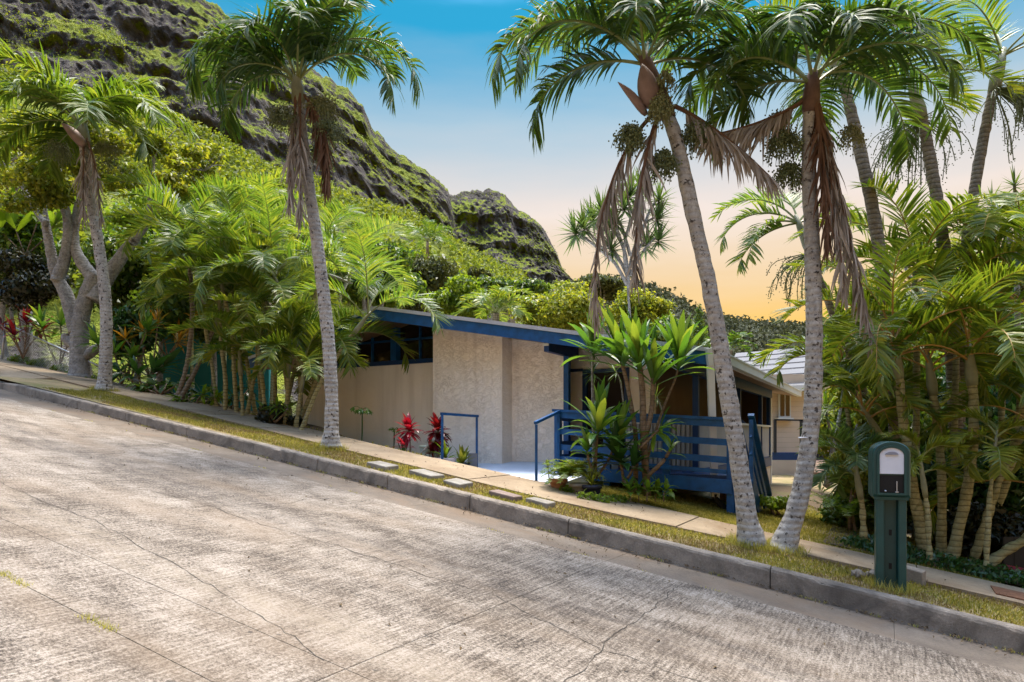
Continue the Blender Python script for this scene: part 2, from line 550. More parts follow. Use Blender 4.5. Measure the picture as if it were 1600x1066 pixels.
M = {}
M['road'] = m_road()
M['gutter'] = m_conc("gutter_concrete", (0.065, 0.05, 0.037), (0.24, 0.19, 0.14), 1.3, (0.16, 0.11, 0.07), 0.7, 0.5)
M['joint'] = plain("joint_grit", (0.045, 0.04, 0.033), 0.95, 0.1, 0.3, 30)
M['kerb'] = m_conc("kerb_concrete", (0.105, 0.086, 0.066), (0.46, 0.385, 0.30), 2.2, (0.10, 0.085, 0.07), 0.8, 1.0)
M['walk'] = m_conc("walk_concrete", (0.145, 0.104, 0.064), (0.41, 0.315, 0.205), 0.9, (0.18, 0.118, 0.066), 0.7, 0.4)
M['slab'] = m_conc("painted_slab", (0.45, 0.50, 0.58), (0.72, 0.77, 0.84), 1.2, (0.50, 0.54, 0.60), 0.3, 0.15)
M['stone'] = m_conc("paver_concrete", (0.14, 0.12, 0.095), (0.34, 0.305, 0.25), 3.0, (0.40, 0.38, 0.32), 0.3, 0.4)
M['stone_brown'] = m_conc("brown_paver", (0.14, 0.10, 0.08), (0.28, 0.21, 0.17), 3.0, (0.2, 0.15, 0.12), 0.3, 0.4)
M['soil'] = m_conc("soil", (0.055, 0.038, 0.024), (0.16, 0.115, 0.07), 1.5, (0.10, 0.11, 0.03), 0.5, 0.7)
M['turf'] = m_conc("turf_soil", (0.15, 0.11, 0.055), (0.38, 0.285, 0.15), 1.6, (0.12, 0.13, 0.02), 0.6, 0.6)
M['farland'] = m_conc("far_land", (0.03, 0.05, 0.012), (0.09, 0.12, 0.03), 0.05, (0.05, 0.07, 0.02), 0.4, 0.3)
M['stucco'] = m_stucco()
M['stucco_fine'] = m_stucco_fine()
M['blue'] = plain("blue_paint", (0.003, 0.068, 0.205), 0.5, 0.35, 0.30, 7, 0.15, 70)
M['blue_dark'] = plain("dark_blue_paint", (0.003, 0.034, 0.12), 0.5, 0.35, 0.15, 5, 0.08, 60)
M['white_metal'] = plain("white_metal", (0.62, 0.62, 0.58), 0.42, 0.4, 0.06, 3)
M['roof_top'] = plain("roof_membrane", (0.45, 0.46, 0.48), 0.7, 0.2, 0.12, 2)
M['soffit'] = plain("wood_soffit", (0.24, 0.135, 0.07), 0.6, 0.3, 0.25, 3)
M['dark'] = plain("dark_interior", (0.02, 0.014, 0.010), 0.7, 0.2, 0.3, 3)  # near-black colour painted in for shade inside openings and under the deck
M['interior'] = plain("interior_wall", (0.15, 0.095, 0.06), 0.8, 0.2, 0.2, 1.2)
M['slat'] = plain("grey_slat", (0.42, 0.40, 0.40), 0.6, 0.3, 0.08, 3)
M['beige'] = plain("beige_siding", (0.60, 0.49, 0.37), 0.7, 0.2, 0.07, 2)
M['metal_roof'] = plain("metal_roof", (0.14, 0.137, 0.137), 0.7, 0.2, 0.07, 1.2)
M['teal'] = plain("teal_paint", (0.012, 0.17, 0.17), 0.6, 0.3, 0.12, 2)
M['brown_roof'] = plain("brown_roof", (0.22, 0.14, 0.10), 0.8, 0.2, 0.2, 6)
M['green_plastic'] = plain("green_plastic", (0.005, 0.05, 0.044), 0.42, 0.45, 0.15, 9, 0.06, 160)
M['white_plastic'] = plain("white_plastic", (0.62, 0.62, 0.65), 0.45, 0.4, 0.05, 9)
M['grey_plastic'] = plain("grey_plastic", (0.22, 0.22, 0.25), 0.5, 0.4, 0.05, 9)
M['black'] = plain("black_hollow", (0.006, 0.006, 0.006), 0.6, 0.3, 0.2, 9)
M['galv'] = plain("galvanised", (0.38, 0.39, 0.40), 0.4, 0.5, 0.12, 9, metal=0.6)
M['pot_green'] = plain("pale_green_glaze", (0.36, 0.46, 0.41), 0.35, 0.5, 0.12, 5)
M['pot_grey'] = plain("grey_pot", (0.38, 0.33, 0.34), 0.6, 0.3, 0.12, 8)
M['pot_white'] = plain("white_pot", (0.55, 0.55, 0.55), 0.5, 0.3, 0.08, 8)
M['pot_clay'] = plain("clay_pot", (0.36, 0.17, 0.09), 0.8, 0.2, 0.2, 12)
M['pot_dark'] = plain("dark_pot", (0.012, 0.014, 0.03), 0.5, 0.4, 0.2, 12)
M['rust'] = plain("rusty_cover", (0.16, 0.075, 0.04), 0.8, 0.2, 0.3, 20, 0.3)
M['red_paint'] = plain("red_paint", (0.20, 0.012, 0.018), 0.4, 0.4, 0.15, 8)
M['darkfence'] = plain("dark_fence", (0.02, 0.022, 0.025), 0.6, 0.3, 0.2, 8)


def m_glass():
    m, nt, out = newmat("window_glass")
    principled(nt, out, (0.018, 0.013, 0.010), 0.06, 0.5)
    return m


M['glass'] = m_glass()
M['trunk_pale'] = m_palmtrunk("palm_trunk_pale", (0.22, 0.195, 0.17), (0.46, 0.43, 0.38), (0.11, 0.09, 0.075), 0.16, 1.0)
M['trunk_ring'] = m_palmtrunk("palm_trunk_ringed", (0.13, 0.105, 0.075), (0.27, 0.225, 0.165), (0.055, 0.042, 0.03), 0.8, 0.3)
M['stem_areca'] = m_palmtrunk("areca_stem", (0.20, 0.18, 0.075), (0.37, 0.33, 0.17), (0.11, 0.085, 0.045), 0.85, 0.15)
M['bark_grey'] = m_palmtrunk("grey_bark", (0.15, 0.14, 0.13), (0.36, 0.345, 0.32), (0.08, 0.075, 0.07), 0.12, 0.5)
M['bark_brown'] = m_palmtrunk("brown_bark", (0.12, 0.085, 0.055), (0.25, 0.18, 0.12), (0.05, 0.035, 0.022), 0.5, 0.2)
M['shaft'] = plain("crownshaft", (0.20, 0.20, 0.12), 0.5, 0.4, 0.25, 7)
M['shaft_brown'] = plain("brown_sheath", (0.13, 0.075, 0.05), 0.7, 0.3, 0.3, 12)
M['spathe'] = plain("pale_spathe", (0.22, 0.145, 0.12), 0.6, 0.3, 0.25, 7)
M['rachis'] = plain("leaf_stalk", (0.17, 0.19, 0.055), 0.45, 0.4, 0.2, 6)
M['rachis_or'] = plain("orange_leaf_stalk", (0.36, 0.20, 0.05), 0.45, 0.4, 0.3, 6)
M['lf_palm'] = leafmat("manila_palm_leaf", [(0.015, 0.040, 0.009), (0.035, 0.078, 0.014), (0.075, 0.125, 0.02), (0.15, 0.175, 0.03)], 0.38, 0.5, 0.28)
M['lf_palm_pale'] = leafmat("manila_palm_leaf_light", [(0.03, 0.07, 0.010), (0.08, 0.14, 0.016), (0.15, 0.20, 0.024), (0.26, 0.265, 0.04)], 0.42, 0.5, 0.28)  # paler, yellower leaf colour for the far left palm
M['lf_areca'] = leafmat("areca_leaf", [(0.035, 0.085, 0.016), (0.085, 0.15, 0.022), (0.16, 0.205, 0.03), (0.27, 0.27, 0.045)], 0.45, 0.4, 0.4)
M['lf_areca_dk'] = leafmat("areca_leaf_deep", [(0.04, 0.08, 0.012), (0.095, 0.15, 0.017), (0.18, 0.215, 0.026), (0.32, 0.29, 0.04)], 0.42, 0.4, 0.4)
M['lf_dead'] = leafmat("dead_frond", [(0.12, 0.09, 0.065), (0.26, 0.21, 0.16), (0.40, 0.335, 0.265), (0.50, 0.44, 0.365)], 0.15, 0.85, 0.1, (1.1, 1, .9))
M['lf_dead_br'] = leafmat("dead_frond_brown", [(0.07, 0.035, 0.02), (0.15, 0.08, 0.045), (0.22, 0.13, 0.08)], 0.12, 0.85, 0.1, (1.1, 1, .9))
M['lf_litter'] = leafmat('dry_litter', [(0.035, 0.022, 0.012), (0.09, 0.06, 0.03), (0.16, 0.115, 0.06)], 0.1, 0.85, 0.1, (1.1, 1, .9), 8)
M['fruit'] = leafmat("palm_fruit", [(0.06, 0.085, 0.025), (0.14, 0.16, 0.06), (0.24, 0.25, 0.11)], 0.1, 0.5, 0.3, (1.2, 1.2, .8), 6)
M['flower'] = leafmat("palm_flower", [(0.16, 0.17, 0.06), (0.28, 0.27, 0.12)], 0.15, 0.6, 0.2, (1.2, 1.2, .8), 6)
M['lf_ti'] = leafmat("green_ti_leaf", [(0.028, 0.085, 0.014), (0.06, 0.14, 0.02), (0.12, 0.20, 0.03), (0.26, 0.27, 0.045)], 0.42, 0.30, 0.5)
M['lf_ti_dk'] = leafmat("dark_ti_leaf", [(0.014, 0.05, 0.014), (0.03, 0.085, 0.02), (0.06, 0.12, 0.025)], 0.35, 0.30, 0.5)
M['lf_red'] = leafmat("red_ti_leaf", [(0.055, 0.004, 0.010), (0.17, 0.008, 0.02), (0.36, 0.02, 0.035), (0.46, 0.09, 0.09)], 0.42, 0.32, 0.5, (2.2, 0.9, 0.9), 3)
M['lf_crimson'] = leafmat("dark_red_ti_leaf", [(0.03, 0.004, 0.008), (0.10, 0.006, 0.012), (0.28, 0.022, 0.014)], 0.42, 0.32, 0.5, (2.4, 0.9, 0.7), 3)
M['lf_yellow'] = leafmat("yellow_green_leaf", [(0.10, 0.15, 0.02), (0.22, 0.25, 0.03), (0.40, 0.37, 0.06)], 0.45, 0.4, 0.4, (1.5, 1.4, 0.7))
M['lf_croton'] = leafmat("croton_leaf", [(0.06, 0.10, 0.015), (0.20, 0.16, 0.02), (0.40, 0.20, 0.02), (0.42, 0.28, 0.05)], 0.42, 0.36, 0.45, (1.7, 1.3, 0.6), 2.5)
M['lf_spiky'] = leafmat("dracaena_leaf", [(0.035, 0.075, 0.022), (0.075, 0.125, 0.035), (0.13, 0.17, 0.05)], 0.34, 0.4, 0.4)
M['lf_canopy'] = leafmat("yellow_canopy_leaf", [(0.06, 0.105, 0.013), (0.14, 0.185, 0.02), (0.25, 0.265, 0.028), (0.37, 0.34, 0.045)], 0.42, 0.45, 0.3, None, 0.7)
M['lf_mid'] = leafmat("mid_green_leaf", [(0.020, 0.055, 0.010), (0.05, 0.105, 0.014), (0.105, 0.16, 0.02), (0.19, 0.22, 0.03)], 0.40, 0.4, 0.35, None, 0.7)
M['lf_lime'] = leafmat("lime_leaf", [(0.06, 0.12, 0.012), (0.13, 0.20, 0.018), (0.22, 0.27, 0.03)], 0.45, 0.4, 0.35, None, 0.9)
M['lf_olive'] = leafmat("olive_leaf", [(0.035, 0.05, 0.015), (0.075, 0.09, 0.03), (0.13, 0.14, 0.05)], 0.3, 0.5, 0.25, None, 0.5)
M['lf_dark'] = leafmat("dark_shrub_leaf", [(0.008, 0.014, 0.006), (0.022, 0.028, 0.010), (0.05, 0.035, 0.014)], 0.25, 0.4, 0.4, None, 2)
M['lf_far'] = leafmat("hillside_leaf", [(0.03, 0.05, 0.012), (0.085, 0.12, 0.018), (0.17, 0.205, 0.028), (0.26, 0.255, 0.045)], 0.36, 0.6, 0.15, None, 0.06)
M['lf_hill'] = leafmat('far_hill_leaf', [(0.03, 0.036, 0.018), (0.06, 0.066, 0.035), (0.10, 0.10, 0.055)], 0.25, 0.7, 0.1, (1.2, 1.2, .9), 0.03)
M['lf_deep'] = leafmat('deep_slope_leaf', [(0.02, 0.04, 0.010), (0.05, 0.08, 0.018), (0.095, 0.125, 0.026)], 0.3, 0.55, 0.2, None, 0.3)
M['lf_fern'] = leafmat("fern_leaf", [(0.05, 0.11, 0.012), (0.11, 0.18, 0.018), (0.20, 0.25, 0.03)], 0.45, 0.4, 0.35)
M['grass'] = leafmat("lawn_blade", [(0.11, 0.135, 0.022), (0.25, 0.245, 0.045), (0.42, 0.36, 0.10), (0.54, 0.445, 0.20)], 0.4, 0.6, 0.15, (1.4, 1.35, .8), 1.6)
M['dry'] = leafmat("dry_grass_blade", [(0.16, 0.12, 0.04), (0.28, 0.21, 0.08), (0.38, 0.30, 0.13)], 0.25, 0.7, 0.1, (1.2, 1.1, .8), 2.0)
M['mtn'] = m_mountain("ridge_rock_and_green", 0, 1.0)
M['hillmat'] = m_conc('wooded_hill', (0.028, 0.036, 0.018), (0.10, 0.105, 0.06), 0.05, (0.07, 0.075, 0.05), 0.5, 1.0)
M['mtn2'] = m_mountain("peak_rock_and_green", 0, 1.22)


# ------------------------------------------------------------------ road, gutter, kerb, sidewalk, ground
def sheet(name, ss, cs, zf, mat, parent=None, kind=None, thick=None):
    """grid over street coordinates; uv = (s, c)"""
    v, uv = [], []
    for s in ss:
        for c in cs:
            c_ = c(s) if callable(c) else c
            v.append(W(s, c_, zf(s, c_))); uv.append((s, c_))
    nc = len(cs); f = []
    for i in range(len(ss) - 1):
        for j in range(nc - 1):
            a = i * nc + j
            f.append((a, a + 1, a + nc + 1, a + nc)[::-1])
    if thick:
        o = len(v)
        for k in range(o):
            p = v[k]; v.append(Vector((p.x, p.y, p.z - thick))); uv.append(uv[k])
        ns = len(ss)
        ring = [i * nc for i in range(ns)] + [(ns - 1) * nc + j for j in range(1, nc)] + [i * nc + nc - 1 for i in range(ns - 2, -1, -1)] + [j for j in range(nc - 2, 0, -1)]
        for k in range(len(ring)):
            a, b = ring[k], ring[(k + 1) % len(ring)]
            f.append((a, b, b + o, a + o))
    ob = mk(name, np.array([tuple(p) for p in v]), f, mat, parent, None, False, None, uv)
    if kind: ob["kind"] = kind
    return ob


def lin(a, b, n): return [a + (b - a) * i / (n - 1) for i in range(n)]


def road_z(s, c):
    return G(s) + 0.012 * min(0, c + 0.7) * -1 * 0.9 + (0.0 if c < -0.7 else 0.0)


S0, S1 = -13.0, 40.0
road = sheet("road", lin(S0, S1, 30), [-22, -12, -6, -0.4, 0.3], lambda s, c: road_z(s, c) - 0.035, M['joint'], None, "structure")
crows = [-16.0, -9.2, -5.16, -4.58, -0.72]
for i in range(4):
    cuts = [-13, -6.6, -1.5, 3.6, 9.0, 14.5, 21, 30, 40] if i != 1 else [-13, -1.5, 40]
    for a, b in zip(cuts[:-1], cuts[1:]):
        sheet("concrete_slab", lin(a + 0.003, b - 0.003, max(3, int((b - a) * 1.5))), [crows[i] + 0.0028, (crows[i] + crows[i + 1]) / 2, crows[i + 1] - 0.0028], road_z, M['road'], road, None, 0.03)
cuts = [-13, -9.1, -6.6, -4.1, -1.5, 1.1, 3.6, 6.3, 9.0, 11.6, 14.5, 21, 40]
for a, b in zip(cuts[:-1], cuts[1:]):
    sheet("gutter_slab", lin(a + 0.002, b - 0.002, 5), [-0.716, -0.3, 0.02], lambda s, c: G(s) - 0.006 - 0.016 * sstep(-0.716, -0.1, c), M['gutter'], road, None, 0.03)


def crack(pts, w, wob, seed):
    rng = random.Random(seed); mb = MB(); prev = None
    path = []
    for (s0, c0), (s1, c1) in zip(pts[:-1], pts[1:]):
        n = max(4, int(math.hypot(s1 - s0, c1 - c0) / 0.07))
        for k in range(n):
            t = k / n
            path.append((s0 + (s1 - s0) * t, c0 + (c1 - c0) * t))
    off = 0.0; off2 = 0.0
    for k in range(len(path) - 1):
        (s, c) = path[k]
        off = off * 0.9 + rng.gauss(0, wob); off2 = off2 * 0.97 + rng.gauss(0, wob * 0.7)
        d = Vector((path[k + 1][0] - s, path[k + 1][1] - c, 0)).normalized()
        nx, ny = -d.y, d.x
        s_, c_ = s + nx * (off + off2), c + ny * (off + off2)
        ww = w * rng.uniform(0.35, 1.3)
        cur = (W(s_ + nx * ww / 2, c_ + ny * ww / 2, road_z(s_, c_) + 0.003), W(s_ - nx * ww / 2, c_ - ny * ww / 2, road_z(s_, c_) + 0.003))
        if prev: mb.add([prev[0], prev[1], cur[1], cur[0]], [(0, 1, 2, 3)])
        prev = cur
    return mb.build("crack", M['joint'], road)


crack([(9.5, -3.55), (4.5, -3.75), (2.6, -2.9), (0.4, -2.8), (-1.4, -2.7), (-2.4, -3.15), (-4.2, -3.2)], 0.007, 0.012, 1)
crack([(3.6, -4.0), (1.2, -4.05), (-1.5, -4.58)], 0.005, 0.010, 2)
crack([(-2.36, -0.72), (-2.36, -4.3), (-2.6, -6)], 0.007, 0.012, 3)
crack([(1.9, -1.2), (1.7, -2.0), (2.1, -3.6)], 0.007, 0.010, 4)
crack([(-4.4, -0.72), (-4.6, -3.0), (-4.2, -5.2)], 0.005, 0.012, 6)
crack([(5.2, -1.4), (5.0, -3.4)], 0.006, 0.012, 8)

# kerb: base plus cast sections with joints
kerb = MB()
ks = lin(S0, 13.9, 40)
for a, b in zip(ks[:-1], ks[1:]):
    kerb.sbox(a, b, 0.03, 0.14, 0, 0, 0, lambda s: G(s) + kh(s) - 0.03, lambda s: G(s) - 0.3)
kerb = kerb.build("kerb", M['joint'])
tag(kerb, None, None, None, "structure")
kc = [-13, -10.4, -8.1, -5.35, -3.0, -0.75, 0.62, 1.95, 3.25, 4.6, 6.2, 7.9, 9.4, 11.25]


def kerb_section(a, b, hf):
    mb = MB(); n = 36
    ss = lin(a + 0.006, b - 0.006, n)
    prof = [(-0.004, -0.25), (0.012, 0.80), (0.022, 0.93), (0.045, 1.0), (0.15, 1.0), (0.155, -0.25)]
    rng = random.Random(int(a * 10) + 99)
    vs = []
    for s in ss:
        for c, k in prof:
            j = rng.uniform(-.004, .004) if 0 < k < 1 else 0
            chip = max(0, mnoise.noise(Vector((s * 5.0, 3.3, 1))) - 0.35) * 0.06 if 0.85 < k <= 1 and c < .1 else 0
            vs.append(W(s, c + j + chip, G(s) + hf(s) * k - chip * .8 + 0.004 * mnoise.noise(Vector((s * 2, k, 5)))))
    fs = []
    m_ = len(prof)
    for i in range(n - 1):
        for j in range(m_ - 1):
            q = i * m_ + j
            fs.append((q, q + 1, q + m_ + 1, q + m_))
    fs.append(tuple(range(m_))); fs.append(tuple(range((n - 1) * m_, n * m_))[::-1])
    mb.add(vs, fs)
    return mb.build("kerb_section", M['kerb'], kerb)


for a, b in zip(kc[:-1], kc[1:]):
    kerb_section(a, b, kh)
kerb_section(11.25, 13.6, lambda s: kh(s) * (1 - 0.85 * sstep(11.25, 13.6, s)) + 0.012)

ground_ob = sheet("ground", lin(-60, -15, 10) + lin(-14, 0.5, 40) + lin(0.6, 1.0, 6) + lin(1.2, 16, 60) + lin(18, 70, 12),
                  [0.12, 0.5, 0.85] + [lambda s, k=k: walk_front(s) + (walk_back(s) + 0.02 - walk_front(s)) * k for k in (0.0, 0.5, 1.0)] +
                  [lambda s, k=k: walk_back(s) + k for k in (0.04, 0.08, 0.13, 0.3, 0.6, 1.0, 1.5, 2.1, 2.8, 3.6, 4.5, 6, 8, 11, 15)] + [22, 40, 90],
                  lambda s, c: gz(*W(s, c, 0).xy) - 0.012, M['turf'], None, "structure")
bed = sheet("garden_bed", lin(5.3, 20, 50), [lambda s, k=k: walk_back(s) + k for k in (0.03, 0.08, 0.13, 0.3, 0.6, 1.0, 1.5, 2.1, 2.8, 3.6, 4.5, 6, 8, 11)], lambda s, c: gz(*W(s, c, 0).xy) + 0.012, M['soil'], None, "structure")
bed2 = sheet("garden_bed", lin(-13, -3.3, 30), [lambda s, k=k: walk_back(s) + k for k in (0.25, 0.6, 1.0, 1.5, 2.1, 2.8, 3.6, 4.5, 6, 8, 11)], lambda s, c: gz(*W(s, c, 0).xy) + 0.012, M['soil'], None, "structure")
bed3 = sheet("garden_bed", lin(-3.25, 2.0, 16), [5.8, 6.5, 8, 10, 13], lambda s, c: gz(*W(s, c, 0).xy) + 0.012, M['soil'], None, "structure")
land = mk("land", np.array([(-3000, 35, -1.2), (3000, 35, -1.2), (3000, 3000, -1.2), (-3000, 3000, -1.2)]), [(0, 1, 2, 3)], M['farland'])
tag(land, kind="structure")

walk = sheet("sidewalk", lin(S0, 30, 50), [lambda s: walk_front(s) + 0.02, lambda s: walk_back(s) - 0.02], lambda s, c: G(s) + 0.183, M['joint'], None, "structure")
wc = [-13, -11.2, -9.4, -7.6, -5.9, -4.35, -2.75, -1.75, -0.25, 1.25, 2.75, 4.3, 5.9, 7.5, 9.2, 11, 13, 16, 20, 25, 30]
for a, b in zip(wc[:-1], wc[1:]):
    dz = random.uniform(-0.006, 0.01)
    sheet("walk_slab", lin(a + 0.006, b - 0.006, 5), [walk_front, lambda s: (walk_front(s) + walk_back(s)) / 2, walk_back], lambda s, c: G(s) + 0.205 + dz, M['walk'], walk, None, 0.06)
# broad apron where the kerb drops away uphill
sheet("driveway_apron", lin(13.2, 30, 12), [0.02, lambda s: walk_front(s) - 0.01], lambda s, c: G(s) + 0.03 + 0.16 * c / 1.5, M['walk'], None, "structure", 0.1)
# pale painted slab before the entry
sheet("entry_slab", lin(0.3, 5.4, 14), [lambda s: walk_back(s) + 0.005, 3.2, 4.6], lambda s, c: 0.995 + 0.201 * (c - 2.25) / 2.35, M['slab'], None, "structure", 0.2)


# utility cover in the walk, downhill of the mailbox
def ground_pix(u, v, h=0.19):
    k = (u - 800) / F; m_ = (v - 680) / F
    y = (1.722 - h) / (m_ + 0.0803 - 0.146 * k)
    return Vector((k * y, y, G(sc(k * y, y)[0]) + h))


mb = MB()
mb.sbox(-5.45, -5.05, 1.42, 1.85, 0, 0, 0, lambda s: G(s) + 0.222, lambda s: G(s) + 0.12)
cv = mb.build("utility_cover", M['rust'])
tag(cv, "rusty brown utility cover set into the pavement right of the mailbox", "utility cover")


# ------------------------------------------------------------------ mountain and far hills
def ridged(p, oct_=5, lac=2.1, gain=0.5):
    s, a, n = 0, 1.0, 0
    for _ in range(oct_):
        s += a * (1 - abs(mnoise.noise(p)) * 2); n += a; a *= gain; p = p * lac
    return s / n


def interp(tab, x): return float(np.interp(x, [t[0] for t in tab], [t[1] for t in tab]))


def mountain(name, u0, u1, nu, crest, yc, base_v, yb, foot_v, yf, amp, mat, seed, back=120):
    nr1, nr2 = 150, 70
    v = []; nrow = nr1 + nr2 + 3
    for i in range(nu):
        u = u0 + (u1 - u0) * i / (nu - 1)
        pc = P(u, interp(crest, u), interp(yc, u)); pb = P(u, interp(base_v, u), interp(yb, u)); pf = P(u, interp(foot_v, u), interp(yf, u))
        dirv = Vector((pc.x, pc.y, 0)).normalized()
        v.append(tuple(pc + dirv * back + Vector((0, 0, -60))))
        for j in range(nr1):
            t = j / nr1
            p = pc.lerp(pb, t)
            e = min(1, t * 4.5)
            rib = ridged(Vector((p.x * 0.030 + seed, p.y * 0.020, p.z * 0.006)), 6, 2.2, 0.55)
            big = mnoise.noise(Vector((p.x * 0.009, p.y * 0.009, seed)))
            fine = ridged(Vector((p.x * 0.16, p.y * 0.12, p.z * 0.05 + seed)), 4)
            zl = (p.z + 9 * mnoise.noise(Vector((p.x * 0.012, p.y * 0.012, seed + 4)))) / (amp * 0.8)
            fr = zl - math.floor(zl)
            ledge = (fr if fr < 0.8 else (1 - fr) * 4) - 0.5          # sloping rock bands with short steps
            p = p - dirv * (amp * (0.62 * (rib - 0.42) + 0.35 * big - 0.22 * ledge + 0.12 * (fine - 0.4)) * (0.15 + 0.85 * e))
            p.z += (mnoise.noise(Vector((u * 0.06, seed, 1))) * 2.2 + mnoise.noise(Vector((u * 0.25, seed, 1))) * 1.2) * (1 - t) ** 3
            v.append(tuple(p))
        for j in range(nr2 + 1):
            t = j / nr2
            p = pb.lerp(pf, t)
            p.z += (pb.z - pf.z) * 0.10 * math.sin(t * math.pi) + 5.5 * (ridged(Vector((p.x * 0.03, p.y * 0.03, seed)), 4) - 0.5) * (1 - .3 * t)
            rib = ridged(Vector((p.x * 0.030 + seed, p.y * 0.020, p.z * 0.006)), 6, 2.2, 0.55)
            p = p - dirv * (amp * 0.62 * (rib - 0.42) * (1 - t) ** 2)
            v.append(tuple(p))
        v.append((v[-1][0] * .8, v[-1][1] * .8, -4.0))
    f = []
    idx = np.arange(nu * nrow).reshape(nu, nrow)
    f = np.stack([idx[:-1, :-1], idx[:-1, 1:], idx[1:, 1:], idx[1:, :-1]], -1).reshape(-1, 4)
    ob = mk(name, np.array(v), f, mat, None, None, False)
    tag(ob, kind="structure")
    return np.array(v).reshape(nu, nrow, 3), nr1


ridge_v, _nr = mountain("mountain_ridge", -420, 815, 460,
    [(-420, -330), (0, -150), (200, -62), (300, -10), (322, 2), (345, 18), (420, 70), (490, 110), (545, 140), (566, 165), (582, 200), (612, 233), (650, 256), (690, 288), (700, 300), (708, 335), (718, 386), (750, 418), (800, 446), (815, 452)],
    [(-420, 210), (300, 300), (545, 350), (700, 400), (815, 420)],
    [(-420, 60), (0, 130), (150, 170), (300, 225), (420, 285), (520, 318), (600, 338), (660, 362), (700, 392), (720, 405), (780, 440), (815, 455)],
    [(-420, 150), (300, 215), (545, 262), (700, 325), (815, 400)],
    [(-420, 500), (600, 490), (815, 480)], [(-420, 60), (300, 75), (600, 95), (815, 130)], 26, M['mtn'], 3.3)
peak_v, _ = mountain("mountain_peak", 560, 905, 330,
    [(560, 318), (640, 300), (690, 300), (712, 305), (726, 301), (742, 298), (756, 301), (764, 296), (774, 299), (790, 306), (806, 326), (826, 337), (846, 354), (860, 376), (870, 396), (879, 420), (892, 436), (905, 450)],
    [(560, 500), (905, 540)], [(560, 440), (905, 452)], [(560, 445), (905, 470)], [(560, 480), (905, 480)], [(560, 300), (905, 330)], 34, M['mtn2'], 9.1)

# low hill far right, behind the neighbour
hv = []
rows = [(0, 0), (0.25, 0.5), (0.6, 0.85), (1, 1), (1.3, 0.7)]
hu = lin(880, 1750, 60)
for u in hu:
    top = interp([(880, 470), (960, 445), (1040, 470), (1100, 505), (1160, 512), (1220, 517), (1300, 520), (1450, 500), (1750, 490)], u) + 5 * mnoise.noise(Vector((u * 0.03, 2, 2)))
    for a, b in rows:
        y = 170 + 130 * a
        hv.append(tuple(P(u, 690 + (top - 690) * b * (300 / y if a < 1 else 1), y)))
idx = np.arange(60 * 5).reshape(60, 5)
hf = np.stack([idx[:-1, :-1], idx[1:, :-1], idx[1:, 1:], idx[:-1, 1:]], -1).reshape(-1, 4)
hill = mk("hill", np.array(hv), hf, M['hillmat'], None, None, True)
tag(hill, kind="structure")


# ------------------------------------------------------------------ leaf clouds (numpy)
def leaf_quads(cen, nrm, size, rng, aspect=2.0):
    """pointed leaf blades (rhombs) at cen, lying roughly across nrm"""
    n = len(cen)
    a = rng.normal(size=(n, 3)); a -= (a * nrm).sum(1, keepdims=True) * nrm
    a /= np.linalg.norm(a, axis=1, keepdims=True) + 1e-9
    b = np.cross(nrm, a)
    L = (size * rng.uniform(0.6, 1.35, n))[:, None]
    w = L / aspect
    dip = nrm * L * 0.18
    v = np.stack([cen - a * L * 0.5, cen + b * w * 0.5 + dip - a * L * .05, cen + a * L * 0.5 - dip, cen - b * w * 0.5 + dip - a * L * .05], 1).reshape(-1, 3)
    f = np.arange(n * 4).reshape(-1, 4)
    return v, f


def cloud_pts(blobs, n, rng, shell=0.55, flat=0.0):
    """points in lumpy ellipsoids: blobs = [(center, (rx, ry, rz))]"""
    vol = np.array([b[1][0] * b[1][1] * b[1][2] for b in blobs]) ** 0.67
    cnt = np.maximum(1, (n * vol / vol.sum()).astype(int))
    C, Nn = [], []
    for (c, r), k in zip(blobs, cnt):
        d = rng.normal(size=(k, 3)); d /= np.linalg.norm(d, axis=1, keepdims=True)
        rad = shell + (1 - shell) * rng.random(k) ** 0.6
        rad *= 1 + 0.14 * rng.normal(size=k)
        C.append(np.array(c) + d * rad[:, None] * np.array(r)); Nn.append(d)
    return np.concatenate(C), np.concatenate(Nn)


def leaf_cloud(name, blobs, n, size, mat, parent=None, base=None, seed=0, aspect=2.0, jit=0.9, shell=0.5):
    rng = np.random.default_rng(seed)
    c, d = cloud_pts(blobs, n, rng, shell)
    nr = d + rng.normal(size=d.shape) * jit + np.array([0, 0, 0.35])
    nr /= np.linalg.norm(nr, axis=1, keepdims=True)
    v, f = leaf_quads(c, nr, size, rng, aspect)
    return mk(name, v, f, mat, parent, base)


def lumps(center, r, k, seed, inner=0.62, size=(0.30, 0.5)):
    """break one crown volume into k clumps so that gaps and shadow show between them"""
    rng = random.Random(seed); out = []
    c = Vector(center)
    for i in range(k):
        d = Vector((rng.gauss(0, 1), rng.gauss(0, 1), rng.gauss(0, 1) * .9)).normalized()
        q = inner * rng.uniform(0.55, 1.25)
        s = rng.uniform(*size)
        out.append(((c.x + d.x * r[0] * q, c.y + d.y * r[1] * q, c.z + d.z * r[2] * q), (r[0] * s, r[1] * s, r[2] * s * rng.uniform(0.7, 1.0))))
    return out


